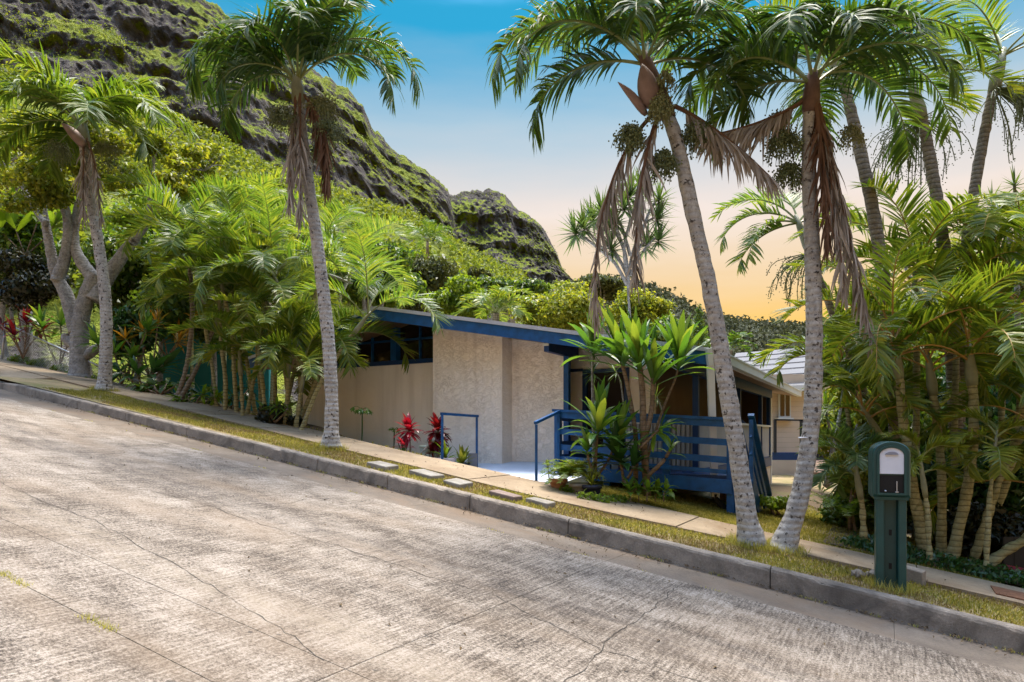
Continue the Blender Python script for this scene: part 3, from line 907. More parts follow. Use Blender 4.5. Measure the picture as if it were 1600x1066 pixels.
# shrubs and low trees that cover the slopes under the cliffs: one mass
def hillside():
    rng = np.random.default_rng(5)
    pts = []
    a = ridge_v[:, _nr + 2:-2].reshape(-1, 3); pts.append((a, 26000, 1.1))
    b = ridge_v[:, 8:_nr].reshape(-1, 3); pts.append((b, 9000, .7))
    c = peak_v[:, 5:-2].reshape(-1, 3); pts.append((c, 3500, 1.0))
    hg = np.array(hv).reshape(60, 5, 3)
    ii = rng.uniform(0, 58.99, 9000); jj = rng.uniform(0, 3, 9000); i0 = ii.astype(int); j0 = jj.astype(int); fi = (ii - i0)[:, None]; fj = (jj - j0)[:, None]
    hh = (hg[i0, j0] * (1 - fi) + hg[i0 + 1, j0] * fi) * (1 - fj) + (hg[i0, j0 + 1] * (1 - fi) + hg[i0 + 1, j0 + 1] * fi) * fj
    C, S = [], []
    for arr, k, s in pts:
        i = rng.integers(0, len(arr), k); p = arr[i]
        m_ = np.array([mnoise.noise(Vector(tuple(q * 0.035))) for q in p])
        if arr is b or arr is c:
            p = p[m_ > 0.16]
        else:
            p = p[m_ > -0.32]
        for q in range(5):
            C.append(p + rng.normal(size=p.shape) * np.array([s, s, s * 0.6]) + np.array([0, -s * .4, s * 0.5])); S.append(np.full(len(p), s * 0.9))
    C = np.concatenate(C); S = np.concatenate(S)
    nr = rng.normal(size=C.shape) * 0.7 + np.array([0, -0.3, 0.8]); nr /= np.linalg.norm(nr, axis=1, keepdims=True)
    v, f = leaf_quads(C, nr, S, rng, 1.5)
    C2 = np.concatenate([hh + rng.normal(size=hh.shape) * np.array([2, 2, .9]) + np.array([0, -.5, .6]) for _ in range(5)])
    nr2 = rng.normal(size=C2.shape) * 0.7 + np.array([0, -0.3, 0.8]); nr2 /= np.linalg.norm(nr2, axis=1, keepdims=True)
    v2, f2 = leaf_quads(C2, nr2, np.full(len(C2), 1.5), rng, 1.5)
    tag(mk("hill_scrub", v2, f2, M['lf_hill']), "dark wooded cover on the low hill behind the neighbouring house", "scrub", None, "stuff")
    o = mk("hillside_shrubs", v, f, M['lf_far'])
    tag(o, "green scrub covering the slopes of the mountain", "scrub", None, "stuff")


hillside()


# ------------------------------------------------------------------ plants: builders
def frond_path(base, az, el0, el1, L, n=16, ease=1.3, twist=0.0):
    p = Vector(base); pts = [p.copy()]; tans = []
    for i in range(n):
        t = (i + 0.5) / n
        el = el0 + (el1 - el0) * t ** ease
        a = az + twist * t
        d = Vector((math.cos(a) * math.cos(el), math.sin(a) * math.cos(el), math.sin(el)))
        tans.append(d); p = p + d * (L / n); pts.append(p.copy())
    tans.append(tans[-1])
    return pts, tans


def frond_mesh(mb, base, az, el0, el1, L, rng, nl=40, ll=0.6, lw=0.045, vee=20, droop=0.35, petiole=0.14, fwd=0.75, ease=1.3, r0=0.02, twist=0.0, dead=False, kink=0.0):
    pts, tans = frond_path(base, R(az), R(el0), R(el1), L, 16, ease, R(twist))
    mb.tube(pts, [r0 * (1 - 0.85 * i / 16) for i in range(17)], 5, 1, False)
    hz = Vector((-math.sin(R(az)), math.cos(R(az)), 0))
    for k in range(nl):
        t = petiole + (1 - petiole) * (k + 0.5) / nl
        x = t * 16; i = min(15, int(x)); fr = x - i
        p = pts[i].lerp(pts[i + 1], fr); tg = tans[i].lerp(tans[min(16, i + 1)], fr).normalized()
        sd = hz - tg * hz.dot(tg); sd.normalize()
        up = sd.cross(tg)
        if up.dot(Vector((0, 0, 1))) < 0 and abs(tg.z) < 0.9: up = -up
        q = (t - petiole) / (1 - petiole)
        prof = (0.45 + 0.55 * math.sin(math.pi * min(1, q * 1.25 + 0.12))) if q < 0.75 else 0.45 + 0.55 * (1 - q) * 3.0
        prof = max(0.35, min(1.0, prof))
        for sg in (-1, 1):
            if rng.random() < 0.05: continue
            ve = R(vee + rng.gauss(0, 9))
            f_ = fwd * (1 + 1.2 * max(0, q - 0.7)) + rng.gauss(0, 0.12)
            d = tg * f_ + sd * (sg * math.cos(ve)) + up * math.sin(ve)
            if dead:
                d = d * 0.22 + tg * 0.5 + Vector((rng.gauss(0, .30), rng.gauss(0, .30), -0.7 + rng.gauss(0, .2)))
            dr = droop * rng.uniform(0.5, 1.6)
            mb.blade(p, d, tg + Vector((rng.gauss(0, .15), rng.gauss(0, .15), rng.gauss(0, .15))), ll * prof * (rng.uniform(0.82, 1.12) if not dead else rng.uniform(0.4, 1.15)), lw * rng.uniform(0.8, 1.15), dr, 4, [0.45, 1.0, 0.9, 0.6, 0.04])


def curve_pts(pts, n):
    """Catmull-Rom through points"""
    pts = [Vector(p) for p in pts]; out = []
    m_ = len(pts) - 1
    for k in range(n + 1):
        x = k / n * m_; i = min(m_ - 1, int(x)); t = x - i
        p0 = pts[max(0, i - 1)]; p1 = pts[i]; p2 = pts[i + 1]; p3 = pts[min(m_, i + 2)]
        out.append(0.5 * ((2 * p1) + (-p0 + p2) * t + (2 * p0 - 5 * p1 + 4 * p2 - p3) * t * t + (-p0 + 3 * p1 - 3 * p2 + p3) * t ** 3))
    return out


def trunk_mesh(pts, r0, r1, flare, seed, n=12, ringstep=0.11, ringamp=0.012, seg=60):
    rng = random.Random(seed)
    cp = curve_pts(pts, seg)
    L = [0]
    for a, b in zip(cp[:-1], cp[1:]): L.append(L[-1] + (b - a).length)
    rad = []
    for i in range(len(cp)):
        t = i / seg
        r = r0 + (r1 - r0) * t + flare * math.exp(-L[i] / 0.16)
        r *= 1 + ringamp * (1 if int(L[i] / ringstep) % 2 else -1) + rng.gauss(0, 0.012)
        rad.append(r)
    mb = MB(); mb.tube(cp, rad, n, 0)
    # uneven bark
    for i, p in enumerate(mb.v):
        q = mnoise.noise(Vector(p) * 6.0) * 0.012 * (1 + 3 * math.exp(-L[min(seg, i // n)] / 0.2))
        c = cp[min(seg, i // n)]
        d = (Vector(p) - c)
        if d.length > 1e-6: mb.v[i] = tuple(Vector(p) + d.normalized() * q)
    return mb, cp


def fruit_bunch(parent, at, r, n, seed, mat, hang=0.25, name="fruit_cluster", br=0.011):
    rng = random.Random(seed); mb = MB(); at = Vector(at)
    c = at + Vector((0, 0, -hang))
    k = max(14, n // 9)
    for i in range(k):
        d = Vector((rng.gauss(0, 1), rng.gauss(0, 1), rng.gauss(0, 0.75) - 0.15)).normalized() * rng.uniform(.55, 1.1)
        e = c + Vector((d.x * r, d.y * r, d.z * r * 0.85))
        mid = at.lerp(e, 0.5) + Vector((d.x, d.y, 0)) * r * 0.25
        path = curve_pts([at, mid, e], 5)
        mb.tube(path, [0.006, .005, .005, .004, .004, .003], 3, 0, False)
        for j in range(n // k):
            t = rng.uniform(0.3, 0.98)
            q = path[min(5, int(t * 5))]
            q = q + Vector((rng.gauss(0, 1), rng.gauss(0, 1), rng.gauss(0, 1))) * r * 0.13
            mb.ball(q, br * rng.uniform(0.8, 1.25), 0)
    return mb.build(name, mat, parent)


def manila_palm(label, tr_pts, r0, r1, crown, fronds, leaf, seed, deads=(), fruits=(), spathes=(), trunk='trunk_pale', group=None, ll=0.58, lw=0.05, nl=66, shaft=0.55, tuft=1.25):
    rng = random.Random(seed)
    base = Vector(tr_pts[0])
    t = empty("palm_tree", base, label, "palm tree", group)
    mb, cp = trunk_mesh(tr_pts, r0, r1, 0.085, seed)
    mb.build("trunk", M[trunk], t, None, True)
    top = cp[-1]
    sd = (cp[-1] - cp[-6]).normalized()
    mb = MB()
    ctop = Vector(crown)
    mb.tube(curve_pts([top - sd * 0.05, top.lerp(ctop, 0.5), ctop, ctop + sd * 0.12], 10), [r1 * 1.12, r1 * 1.3, r1 * 1.35, r1 * 1.3, r1 * 1.25, r1 * 1.15, r1 * 1.05, r1 * .95, r1 * .85, r1 * .7, r1 * .5], 12)
    mb.build("crownshaft", M['shaft_brown'] if shaft == 'brown' else M['shaft'], t, None, True)
    for i, fr in enumerate(fronds):
        az, e0, e1, L = fr[:4]
        mb = MB()
        off = Vector((math.cos(R(az)), math.sin(R(az)), 0)) * r1 * 0.6
        frond_mesh(mb, ctop + off + Vector((0, 0, rng.uniform(-.05, .08))), az, e0, e1, L, rng, nl, ll, lw, rng.uniform(12, 30), rng.uniform(.22, .42) * tuft, 0.13, 0.7, fr[4] if len(fr) > 4 else 1.25, 0.022, rng.uniform(-14, 14))
        mb.build("frond", [M[leaf], M['rachis']], t)
    for i, (az, e0, e1, L, lf) in enumerate(deads):
        mb = MB()
        frond_mesh(mb, top + Vector((math.cos(R(az)), math.sin(R(az)), 0)) * r1 + Vector((0, 0, 0.1)), az, e0, e1, L, rng, 78, 0.58, 0.030, 5, 0.35, 0.10, 0.6, 0.6, 0.028, 0, True)
        mb.build("dead_frond", [M[lf], M['lf_dead_br']], t)
    for i, (p, r, n, m_) in enumerate(fruits):
        fruit_bunch(t, p, r, n, seed * 10 + i, M[m_])
    for i, (a, b, r) in enumerate(spathes):
        mb = MB(); a, b = Vector(a), Vector(b)
        mb.tube(curve_pts([a, a.lerp(b, .5) + Vector((0, 0, .03)), b], 8), [r * .5, r * .85, r, r * 1.02, r * .95, r * .8, r * .55, r * .3, r * .05], 10)
        mb.build("spathe", M['spathe'], t, None, True)
    return t


def rosette(mb, p, n, L, w, rng, up=(20, 85), droop=0.28, prof=None, fold=0.10, mi=0, axis=Vector((0, 0, 1)), seg=5):
    prof = prof or [0.22, 0.75, 1.0, 0.8, 0.42, 0.02]
    p = Vector(p)
    for i in range(n):
        az = i * 2.39996 + rng.gauss(0, 0.2)
        el = R(up[0] + (up[1] - up[0]) * (i / max(1, n - 1)) + rng.gauss(0, 6))
        d = Vector((math.cos(az) * math.cos(el), math.sin(az) * math.cos(el), math.sin(el)))
        d = (d + (axis - Vector((0, 0, 1))) * 0.8).normalized()
        sd = Vector((-math.sin(az), math.cos(az), 0))
        mb.blade(p - axis * (0.30 * L * (1 - i / n)), d, sd, L * rng.uniform(0.75, 1.15), w * rng.uniform(0.8, 1.15), droop * rng.uniform(0.5, 1.5), seg, prof, mi, fold)


def cane_plant(name, label, cat, base, canes, leaf, bark, seed, Lw=(0.42, 0.09), n=16, up=(5, 85), droop=0.2, group=None, r=0.02, prof=None, fold=0.10):
    """upright canes, each topped by a rosette: canes = [(points..., )] ending at the rosette, or dicts"""
    rng = random.Random(seed)
    t = empty(name, base, label, cat, group)
    for cn in canes:
        pts, kw = cn if isinstance(cn, tuple) else (cn, {})
        pts = [Vector(q) for q in pts]
        mb = MB()
        cp = curve_pts(pts, 10)
        rr = kw.get('r', r)
        mb.tube(cp, [rr * (1.15 - 0.4 * i / 10) * (1 + .06 * (i % 2)) for i in range(11)], 7)
        mb.build("stem", bark, t, None, True)
        ax = (cp[-1] - cp[-3]).normalized()
        mb = MB()
        L, w = kw.get('Lw', Lw)
        rosette(mb, cp[-1] + ax * (.1 * L), kw.get('n', n), L, w, rng, kw.get('up', up), kw.get('droop', droop), kw.get('prof', prof), kw.get('fold', fold), 0, ax)
        mb.build("leaf_rosette", kw.get('leaf', leaf), t)
    return t


def bush(name, label, base, blobs, n, size, mat, seed, group=None, stems=3, aspect=2.0, cat="shrub", jit=0.9):
    t = empty(name, base, label, cat, group)
    leaf_cloud("foliage", blobs, n, size, mat, t, None, seed, aspect, jit)
    rng = random.Random(seed); b = Vector(base)
    for i in range(stems):
        c = Vector(blobs[i % len(blobs)][0]); mb = MB()
        a = b + Vector((rng.uniform(-.08, .08), rng.uniform(-.08, .08), -0.05))
        mb.tube(curve_pts([a, a.lerp(c, .5) + Vector((rng.gauss(0, .06), rng.gauss(0, .06), 0)), c], 6), [.03, .026, .022, .018, .014, .01, .006], 5)
        mb.build("stem", M['bark_brown'], t, None, True)
    return t


def far_tree(label, u, v, y, ru, rv, mat, seed, n=5000, size=0.3, group="trees behind the house", k=16, name="broadleaf_tree", ground_z=None, aspect=1.9):
    """a crown of clumps at pixel (u, v), distance y, radii in pixels at that distance"""
    c = P(u, v, y); r = (ru * y / F, min(ru, rv * 1.4) * y / F, rv * y / F)
    base = Vector((c.x, c.y, gz(c.x, c.y) if ground_z is None else ground_z))
    t = empty(name, base, label, "tree", group)
    bl = lumps(c, r, k, seed)
    leaf_cloud("crown", bl, n, size, mat, t, None, seed, aspect, 0.8, 0.55)
    rng = random.Random(seed)
    mb = MB(); h = c.z - base.z
    mb.tube(curve_pts([base, base.lerp(c, .5) + Vector((rng.gauss(0, .05) * h, 0, 0)), c], 8), [max(.06, h * .03) * (1 - .09 * i) for i in range(9)], 7)
    for b in bl[:8]:
        q = base.lerp(c, rng.uniform(.45, .9)); e = Vector(b[0])
        mb.tube(curve_pts([q, q.lerp(e, .5) + Vector((0, 0, .1 * h * .3)), e], 5), [max(.03, h * .014) * (1 - .15 * i) for i in range(6)], 5)
    mb.build("trunk", M['bark_grey'], t, None, True)
    return t


# ------------------------------------------------------------------ the house
RS = 5.13                                # ridge position along the street


def zroof(s):
    return 4.337 - (0.188 * (RS - s) if s < RS else 0.22 * (s - RS))


house = empty("house", W(2.5, 4.6, 1.1), "single storey beige stucco house with blue trim, deck and low gable roof", "house")


def hpart(name, mb, mat, parent=None, smooth=False):
    return mb.build(name, mat, parent or house, None, smooth)


def wall_poly(name, s0, s1, c0, c1, zb, top, mat, cuts=()):
    mb = MB()
    ss = sorted([s0, s1] + [q for q in cuts if s0 < q < s1])
    for a, b in zip(ss[:-1], ss[1:]):
        mb.sbox(a, b, c0, c1, zb, 0, 0, top)
    return hpart(name, mb, mat)


under = lambda s: zroof(s) - 0.20
wall_poly("wall", 4.17, 8.3, 4.59, 4.75, 0.4, lambda s: 3.27, M['stucco_fine'])
w_ = wall_poly("chimney_block", 2.53, 4.172, 4.2, 4.9, 0.9, under, M['stucco'])
w_["label"] = "projecting rough stucco wall block"
wall_poly("wall", 1.36, 2.528, 4.59, 4.75, 0.9, under, M['stucco'])
wall_poly("wall", 8.14, 8.3, 4.752, 14, 0.4, under, M['stucco_fine'])
# entry recess and lanai interior
wall_poly("entry_wall", 1.25, 2.4, 5.2, 5.3, 1.1, under, M['stucco_fine'])
wall_poly("entry_wall", -0.2, 0.30, 5.2, 5.3, 1.1, under, M['stucco_fine'])
wall_poly("entry_wall", 0.30, 1.25, 5.21, 5.3, 3.02, under, M['stucco_fine'])
wall_poly("lanai_wall", -0.2, -0.1, 5.302, 13.4, 1.1, under, M['interior'])
wall_poly("lanai_wall", -1.03, -0.2, 13.3, 13.4, -0.4, under, M['interior'])
mb = MB(); mb.sbox(-1.04, 1.3, 5.305, 13.3, 1.0, 1.11); hpart("lanai_floor", mb, M['soffit'])
# doorway in a blue frame; near-black panel painted as the shade inside
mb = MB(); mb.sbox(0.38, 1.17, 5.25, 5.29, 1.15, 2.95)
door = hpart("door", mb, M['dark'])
mb = MB(); mb.sbox(1.165, 1.255, 5.17, 5.31, 1.12, 3.02); mb.sbox(0.295, 0.385, 5.17, 5.31, 1.12, 3.02); mb.sbox(0.386, 1.164, 5.172, 5.308, 2.94, 3.018)
hpart("door_frame", mb, M['blue_dark'], door)
mb = MB(); mb.sbox(1.252, 2.2, 5.165, 5.2, 2.985, 3.04); hpart("trim_band", mb, M['blue_dark'])
# wall light
mb = MB(); p = W(1.52, 5.17, 3.37)
mb.ball(p + Vector((-.02, -.06, 0)), 0.075); mb.ball(p + Vector((-.02, -.06, 0)), 0.072)
lamp = hpart("wall_light", mb, M['white_plastic'], None, True)
mb = MB(); mb.tube([p + Vector((0, .03, -.1)), p + Vector((0, .0, .02))], .05, 8); hpart("lamp_base", mb, M['black'], lamp)

# clerestory window under the gable, above the left wall
win = MB(); win.sbox(4.172, 8.14, 4.55, 4.78, 0, 0, 0, lambda s: 3.36, lambda s: 3.268)
win = hpart("window", win, M['blue_dark'])
for a, b in ((4.18, 4.79), (4.83, 5.38), (5.52, 6.12), (6.16, 6.64), (6.78, 7.4), (7.44, 8.1)):
    cut = [q for q in (RS,) if a < q < b]
    for x0, x1 in zip([a] + cut, cut + [b]):
        mb = MB(); mb.sbox(x0, x1, 4.66, 4.67, 3.36, 0, 0, under)
        hpart("pane", mb, M['glass'], win)
for x, w2, c0 in ((5.45, .075, 4.50), (6.71, .07, 4.50), (4.81, .02, 4.60), (6.14, .02, 4.60), (7.42, .02, 4.6), (8.1, .04, 4.52)):
    mb = MB(); mb.sbox(x - w2, x + w2, c0, 4.74, 3.361, 0, 0, under); hpart("mullion", mb, M['blue'], win)
for a, b in ((4.18, 4.788), (4.832, 5.374), (5.526, 6.118), (6.162, 6.638), (6.782, 7.398)):
    mb = MB(); mb.sbox(a, b, 4.615, 4.72, 3.79, 3.83); hpart("rail", mb, M['blue'], win)

# roof
C0, C1, SR, SL = 3.6, 15.6, -1.57, 9.1
mb = MB()
for a, b in ((SR, RS), (RS, SL)):
    mb.sbox(a, b, C0 + 0.03, C1, 0, 0, 0, lambda s: zroof(s) - 0.01, lambda s: zroof(s) - 0.06)
roof = hpart("roof", mb, M['roof_top'])
mb = MB()
for a, b in ((SR + .02, RS), (RS, SL - .02)):
    mb.sbox(a, b, C0 + 0.06, C1 - .03, 0, 0, 0, lambda s: zroof(s) - 0.064, lambda s: zroof(s) - 0.16)
hpart("soffit", mb, M['soffit'], roof)
for a, b in ((SR, RS), (RS, SL)):
    mb = MB(); mb.sbox(a, b, C0 - 0.04, C0 + 0.028, 0, 0, 0, lambda s: zroof(s) - 0.045, lambda s: zroof(s) - 0.25)
    hpart("fascia", mb, M['blue'], roof)
    mb = MB(); mb.sbox(a, b, C0 - 0.065, C0 + 0.14, 0, 0, 0, lambda s: zroof(s) + 0.025, lambda s: zroof(s) - 0.042)
    hpart("drip_edge", mb, M['roof_top'], roof)
# eave gutter and downspout on the downhill side
mb = MB()
ze = zroof(SR)
for c0, c1 in ((C0 - 0.06, C1),):
    mb.sbox(SR - 0.13, SR - 0.115, c0, c1, ze - 0.16, ze + 0.0)
    mb.sbox(SR - 0.113, SR - 0.004, c0, c1, ze - 0.16, ze - 0.145)
    mb.sbox(SR - 0.145, SR - 0.132, c0, c1, ze - 0.02, ze + 0.01)
    mb.sbox(SR - 0.113, SR - 0.004, c0 - .001, c0 + .012, ze - 0.144, ze + 0.0)
hpart("gutter", mb, M['white_metal'], roof)
mb = MB()
pd = P(1110, 560, 10.72); ex = Vector((0.105, -0.01, 0)); ey = Vector((0.01, .07, 0))
mb.bar(pd + Vector((-.03, 0, .14)), pd + Vector((0, 0, -.12)), 0.115, 0.08)
mb.bar(pd + Vector((0, 0, -.118)), P(1117, 776, 10.72), 0.105, 0.075, 0, Vector((0, 1, 0)))
ds = hpart("downspout", mb, M['white_metal'])
for v in (655, 713):
    mb = MB(); q = P(1113.5 + (v - 655) * .03, v, 10.71); mb.box(q.x - .062, q.x + .062, q.y - .05, q.y + .05, q.z - .008, q.z + .008); hpart("strap", mb, M['white_metal'], ds)
mb = MB(); q = P(1117, 778, 10.72); mb.tube([q + Vector((0, 0, .06)), q, q + Vector((.12, -.03, -.14)), q + Vector((.2, -.1, -.16))], .05, 8); hpart("drain_elbow", mb, M['black'], ds)

# outrigger beam and post by the entry, lanai beam and posts
mb = MB(); mb.sbox(1.26, 1.36, 3.66, 5.0, 0, 0, 0, lambda s: zroof(1.31) - .165, lambda s: zroof(1.31) - .40)
beam = hpart("beam", mb, M['blue_dark'])
mb = MB(); mb.sbox(1.255, 1.365, 3.63, 3.658, 0, 0, 0, lambda s: zroof(1.31) - .255, lambda s: zroof(1.31) - .30); hpart("end_cap", mb, M['white_metal'], beam)
mb = MB(); mb.sbox(1.255, 1.359, 4.5, 4.6, 1.1, zroof(1.31) - .402); hpart("post", mb, M['blue'])
mb = MB(); mb.sbox(-1.16, -1.04, 3.66, 13.3, zroof(-1.1) - .40, zroof(-1.1) - .165); hpart("beam", mb, M['blue_dark'])
for c in (4.7, 8.6, 11.6, 13.0):
    mb = MB(); mb.sbox(-1.15, -1.05, c - .05, c + .05, 1.15, zroof(-1.1) - .402); hpart("post", mb, M['blue_dark'])
mb = MB(); mb.sbox(-1.17, -1.03, 13.06, 13.2, -0.6, zroof(-1.1) - .402); hpart("post", mb, M['white_metal'])
# lanai low wall of narrow upright slats
mb = MB()
c = 4.8
while c < 13:
    mb.sbox(-1.125, -1.075, c, c + 0.062, 1.12, 1.94); c += 0.085
mb.sbox(-1.10, -1.09, 4.8, 13, 1.12, 1.94)
hpart("slat_screen", mb, M['slat'])["kind"] = "stuff"
mb = MB(); mb.sbox(-1.17, -1.03, 4.76, 13.05, 1.945, 1.99); hpart("cap_rail", mb, M['white_metal'])
mb = MB(); mb.sbox(-1.18, -1.04, 4.0, 13.05, 0.86, 1.115); hpart("rim_beam", mb, M['blue_dark'])
wall_poly("lower_wall", -1.15, 1.3, 6.2, 13.3, -1.0, lambda s: 0.999, M['beige'])
mb = MB(); c = -1.03
while c < 0.22:
    mb.sbox(c, c + 0.055, 4.86, 4.90, 1.12, 1.93); c += 0.085
mb.sbox(-1.03, 0.26, 4.905, 4.915, 1.12, 1.93)
hpart("slat_screen", mb, M['slat'])["kind"] = "stuff"
mb = MB(); mb.sbox(-1.03, 0.28, 4.82, 4.94, 1.945, 1.99); hpart("cap_rail", mb, M['white_metal'])
# furniture shapes under dust covers on the lanai
mb = MB(); q = W(-0.55, 8.6, 1.15)
mb.lathe(q, [(0.0, .95), (.3, .93), (.42, .8), (.5, .4), (.56, 0)], 14); q = W(-0.55, 10.2, 1.15)
mb.lathe(q, [(0.0, .98), (.35, .95), (.5, .8), (.55, .3), (.6, 0)], 14)
hpart("furniture_cover", mb, M['blue_dark'], None, True)

# deck in front of the lanai
DC = 3.35


def dz(s):                               # top of the deck railing
    return 2.165 + (s - 0.924) * 0.062


deck = MB(); deck.sbox(-1.9, 0.9, DC + .05, 5.2, 1.02, 1.10)
deck = hpart("deck", deck, M['blue_dark'])
mb = MB(); mb.sbox(-1.98, 0.98, DC - .045, DC, 0, 0, 0, lambda s: dz(s) - .93 - .02, lambda s: dz(s) - 1.16); hpart("rim_beam", mb, M['blue'], deck)
mb = MB(); mb.sbox(-2.02, 1.02, DC - .07, DC + .075, 0, 0, 0, lambda s: dz(s), lambda s: dz(s) - .045); hpart("cap_rail", mb, M['blue'], deck)
for k, (a, b) in enumerate(((.046, .15), (.33, .43), (.60, .70), (.80, .865))):
    mb = MB(); mb.sbox(-1.9, 0.92, DC - .034, DC - .002, 0, 0, 0, lambda s: dz(s) - a, lambda s: dz(s) - b); hpart("rail", mb, M['blue'], deck)
for s in (0.955, 0.05, -0.95, -1.95):
    mb = MB(); mb.sbox(s - .055, s + .055, DC, DC + .09, 0, 0, 0, lambda q: dz(q) - .046, (lambda q: 0.2) if s < -1 else (lambda q: 0.75)); hpart("post", mb, M['blue'], deck)
# rail that runs in from the street corner towards the door
mb = MB(); mb.sbox(0.905, 1.0, DC + .08, 4.9, 0, 0, 0, lambda s: dz(.95) - .004, lambda s: dz(.95) - .05); hpart("cap_rail", mb, M['blue'], deck)
for a, b in ((.06, .2), (.33, .43), (.55, .65), (.78, .93)):
    mb = MB(); mb.sbox(0.925, 0.965, DC + .092, 4.9, dz(.95) - b, dz(.95) - a); hpart("rail", mb, M['blue_dark'], deck)
# shadowed piers and a cross beam under the deck
for s, c in ((0.4, 4.2), (-0.7, 4.3), (-1.6, 4.6)):
    mb = MB(); mb.sbox(s - .06, s + .06, c - .06, c + .06, 0.1, 1.02); hpart("pier", mb, M['bark_brown'], deck)
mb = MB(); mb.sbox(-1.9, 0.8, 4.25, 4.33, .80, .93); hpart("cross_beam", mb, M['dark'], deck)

# stair going down beside the deck
stair = MB()
for k in range(6):
    stair.sbox(-2.21, -2.05, 3.55 + k * .27, 3.8 + k * .27, 1.02 - k * .19 - .04, 1.02 - k * .19)
stair = hpart("stair", stair, M['blue_dark'])
for s in (-2.02, -2.24):
    def slope(c, h): return W(s, c, 1.05 + h - (c - 3.5) * .74)
    for h, w2, hh in ((.92, .09, .045), (.62, .035, .10), (.36, .035, .10), (-.06, .04, .24)):
        mb = MB(); mb.bar(slope(3.42, h), slope(5.25, h), w2, hh); hpart("stringer" if h < 0 else "rail", mb, M['blue'], stair)
    for c in (3.45, 5.2):
        mb = MB(); a = slope(c, .9); mb.sbox(s - .03, s + .03, c - .03, c + .03, -0.3, a.z - .03); hpart("post", mb, M['blue'], stair)

# ------------------------------------------------------------------ hand rails by the slab
def pipe_rail(label, pts):
    mb = MB(); pts = [Vector(p) for p in pts]
    t = empty("handrail", pts[0], label, "handrail")
    mb = MB(); mb.bar(pts[1] + Vector((-.02, 0, 0)), pts[2] + Vector((.02, 0, 0)), .045, .045); mb.build("top_rail", M['blue'], t)
    for a, b in ((pts[0], pts[1]), (pts[3], pts[2])):
        mb = MB(); mb.box(a.x - .021, a.x + .021, a.y - .021, a.y + .021, a.z - .1, b.z - .024); mb.build("post", M['blue'], t)


def slabz(s, c): return 0.995 + 0.201 * (c - 2.25) / 2.35


pipe_rail("blue square-tube handrail in front of the stucco wall block", [P(691, 724, 12.0), P(691, 646.5, 12.0), P(745, 650.5, 12.9), P(745, 722, 12.9)])
pipe_rail("blue square-tube handrail rising to the deck corner post", [P(838, 752, 10.74), P(838, 661, 10.74), P(872, 643, 11.7), P(872, 730, 11.7)])

# ------------------------------------------------------------------ neighbour's house, right, and teal house, left
nb = empty("house", Vector((11, 27, -2)), "beige sided neighbouring house with pale metal roof behind the gutter", "house")


def m_siding():
    m, nt, out = newmat("lap_siding")
    pos = geo_pos(nt)
    w = N(nt, "ShaderNodeTexWave"); w.wave_type = 'BANDS'; w.bands_direction = 'Z'; w.wave_profile = 'SAW'
    w.inputs["Scale"].default_value = 1.55; w.inputs["Distortion"].default_value = 0
    nt.links.new(pos, w.inputs["Vector"])
    nz = noise(nt, pos, 0.8, 4)
    col = cramp(nt, nz, [(0.3, (0.50, 0.38, 0.27)), (0.7, (0.60, 0.47, 0.35))])
    col = mixc(nt, cramp(nt, w.outputs["Fac"], [(0.0, (.55, .55, .55)), (0.1, (0, 0, 0))]), col, (0.20, 0.14, 0.09))
    principled(nt, out, col, 0.75, 0.2, bump(nt, w.outputs["Fac"], 0.5, 0.02))
    return m


M['siding'] = m_siding()


def nquad(name, pts, mat, parent, th=0.12):
    a = [Vector(p) for p in pts]
    n = (a[1] - a[0]).cross(a[3] - a[0]).normalized() * th
    if n.y < 0: n = -n
    mb = MB(); mb.hexa(a, [p + n for p in a]); return mb.build(name, mat, parent)


def npane(u0, u1, v0, v1, y): return [P(u0, v1, y), P(u1, v1, y), P(u1, v0, y), P(u0, v0, y)]


nquad("wall", npane(1190, 1300, 585, 820, 27), M['siding'], nb, .3)
nr = nquad("roof", [P(1120, 612, 26.4), P(1262, 604, 26.4), P(1330, 537, 33), P(1150, 552, 33)], M['metal_roof'], nb, .06)
for k in range(1, 7):
    t = k / 7
    a = P(1120, 612, 26.4).lerp(P(1150, 552, 33), t); b = P(1262, 604, 26.4).lerp(P(1330, 537, 33), t)
    mb = MB(); mb.bar(a + Vector((0, 0, .012)), b + Vector((0, 0, .012)), .05, .025); mb.build("seam", M['metal_roof'], nr)
mb = MB(); mb.bar(P(1262, 604, 26.35), P(1330, 537, 33), .25, .3); mb.build("rake_board", M['white_metal'], nr)
mb = MB(); mb.bar(P(1120, 612, 26.35), P(1262, 606, 26.35), .1, .22); mb.build("eave_board", M['white_metal'], nr)
wn_ = nquad("window", npane(1217, 1236, 611, 653, 26.9), M['white_metal'], nb, .09)
nquad("pane", npane(1219.5, 1226, 614, 650, 26.88), M['glass'], wn_, .02); nquad("pane", npane(1228, 1234, 614, 650, 26.88), M['glass'], wn_, .02)
mb = MB(); mb.box(P(1214, 0, 26.8).x, P(1239, 0, 26.8).x, 26.72, 27, P(0, 656, 26.8).z, P(0, 653, 26.8).z); mb.build("sill", M['white_metal'], wn_)
bal = nquad("balcony", npane(1208, 1312, 707, 719, 25.2), M['blue_dark'], nb, .2)
for u0 in (1211, 1252, 1308):
    mb = MB(); mb.bar(P(u0, 656, 25.2), P(u0, 707, 25.2), .09, .09); mb.build("post", M['darkfence'], bal)
mb = MB(); mb.bar(P(1210, 656, 25.2), P(1310, 658, 25.2), .09, .06); mb.build("rail", M['darkfence'], bal)
for k in range(7):
    mb = MB(); u0 = 1266 + k * 6.2; mb.bar(P(u0, 662, 25.1), P(u0, 716, 25.1), .07, .07); mb.build("baluster", M['darkfence'], bal)
nquad("lower_wall", npane(1200, 1300, 719, 745, 26.2), M['beige'], nb, .1)
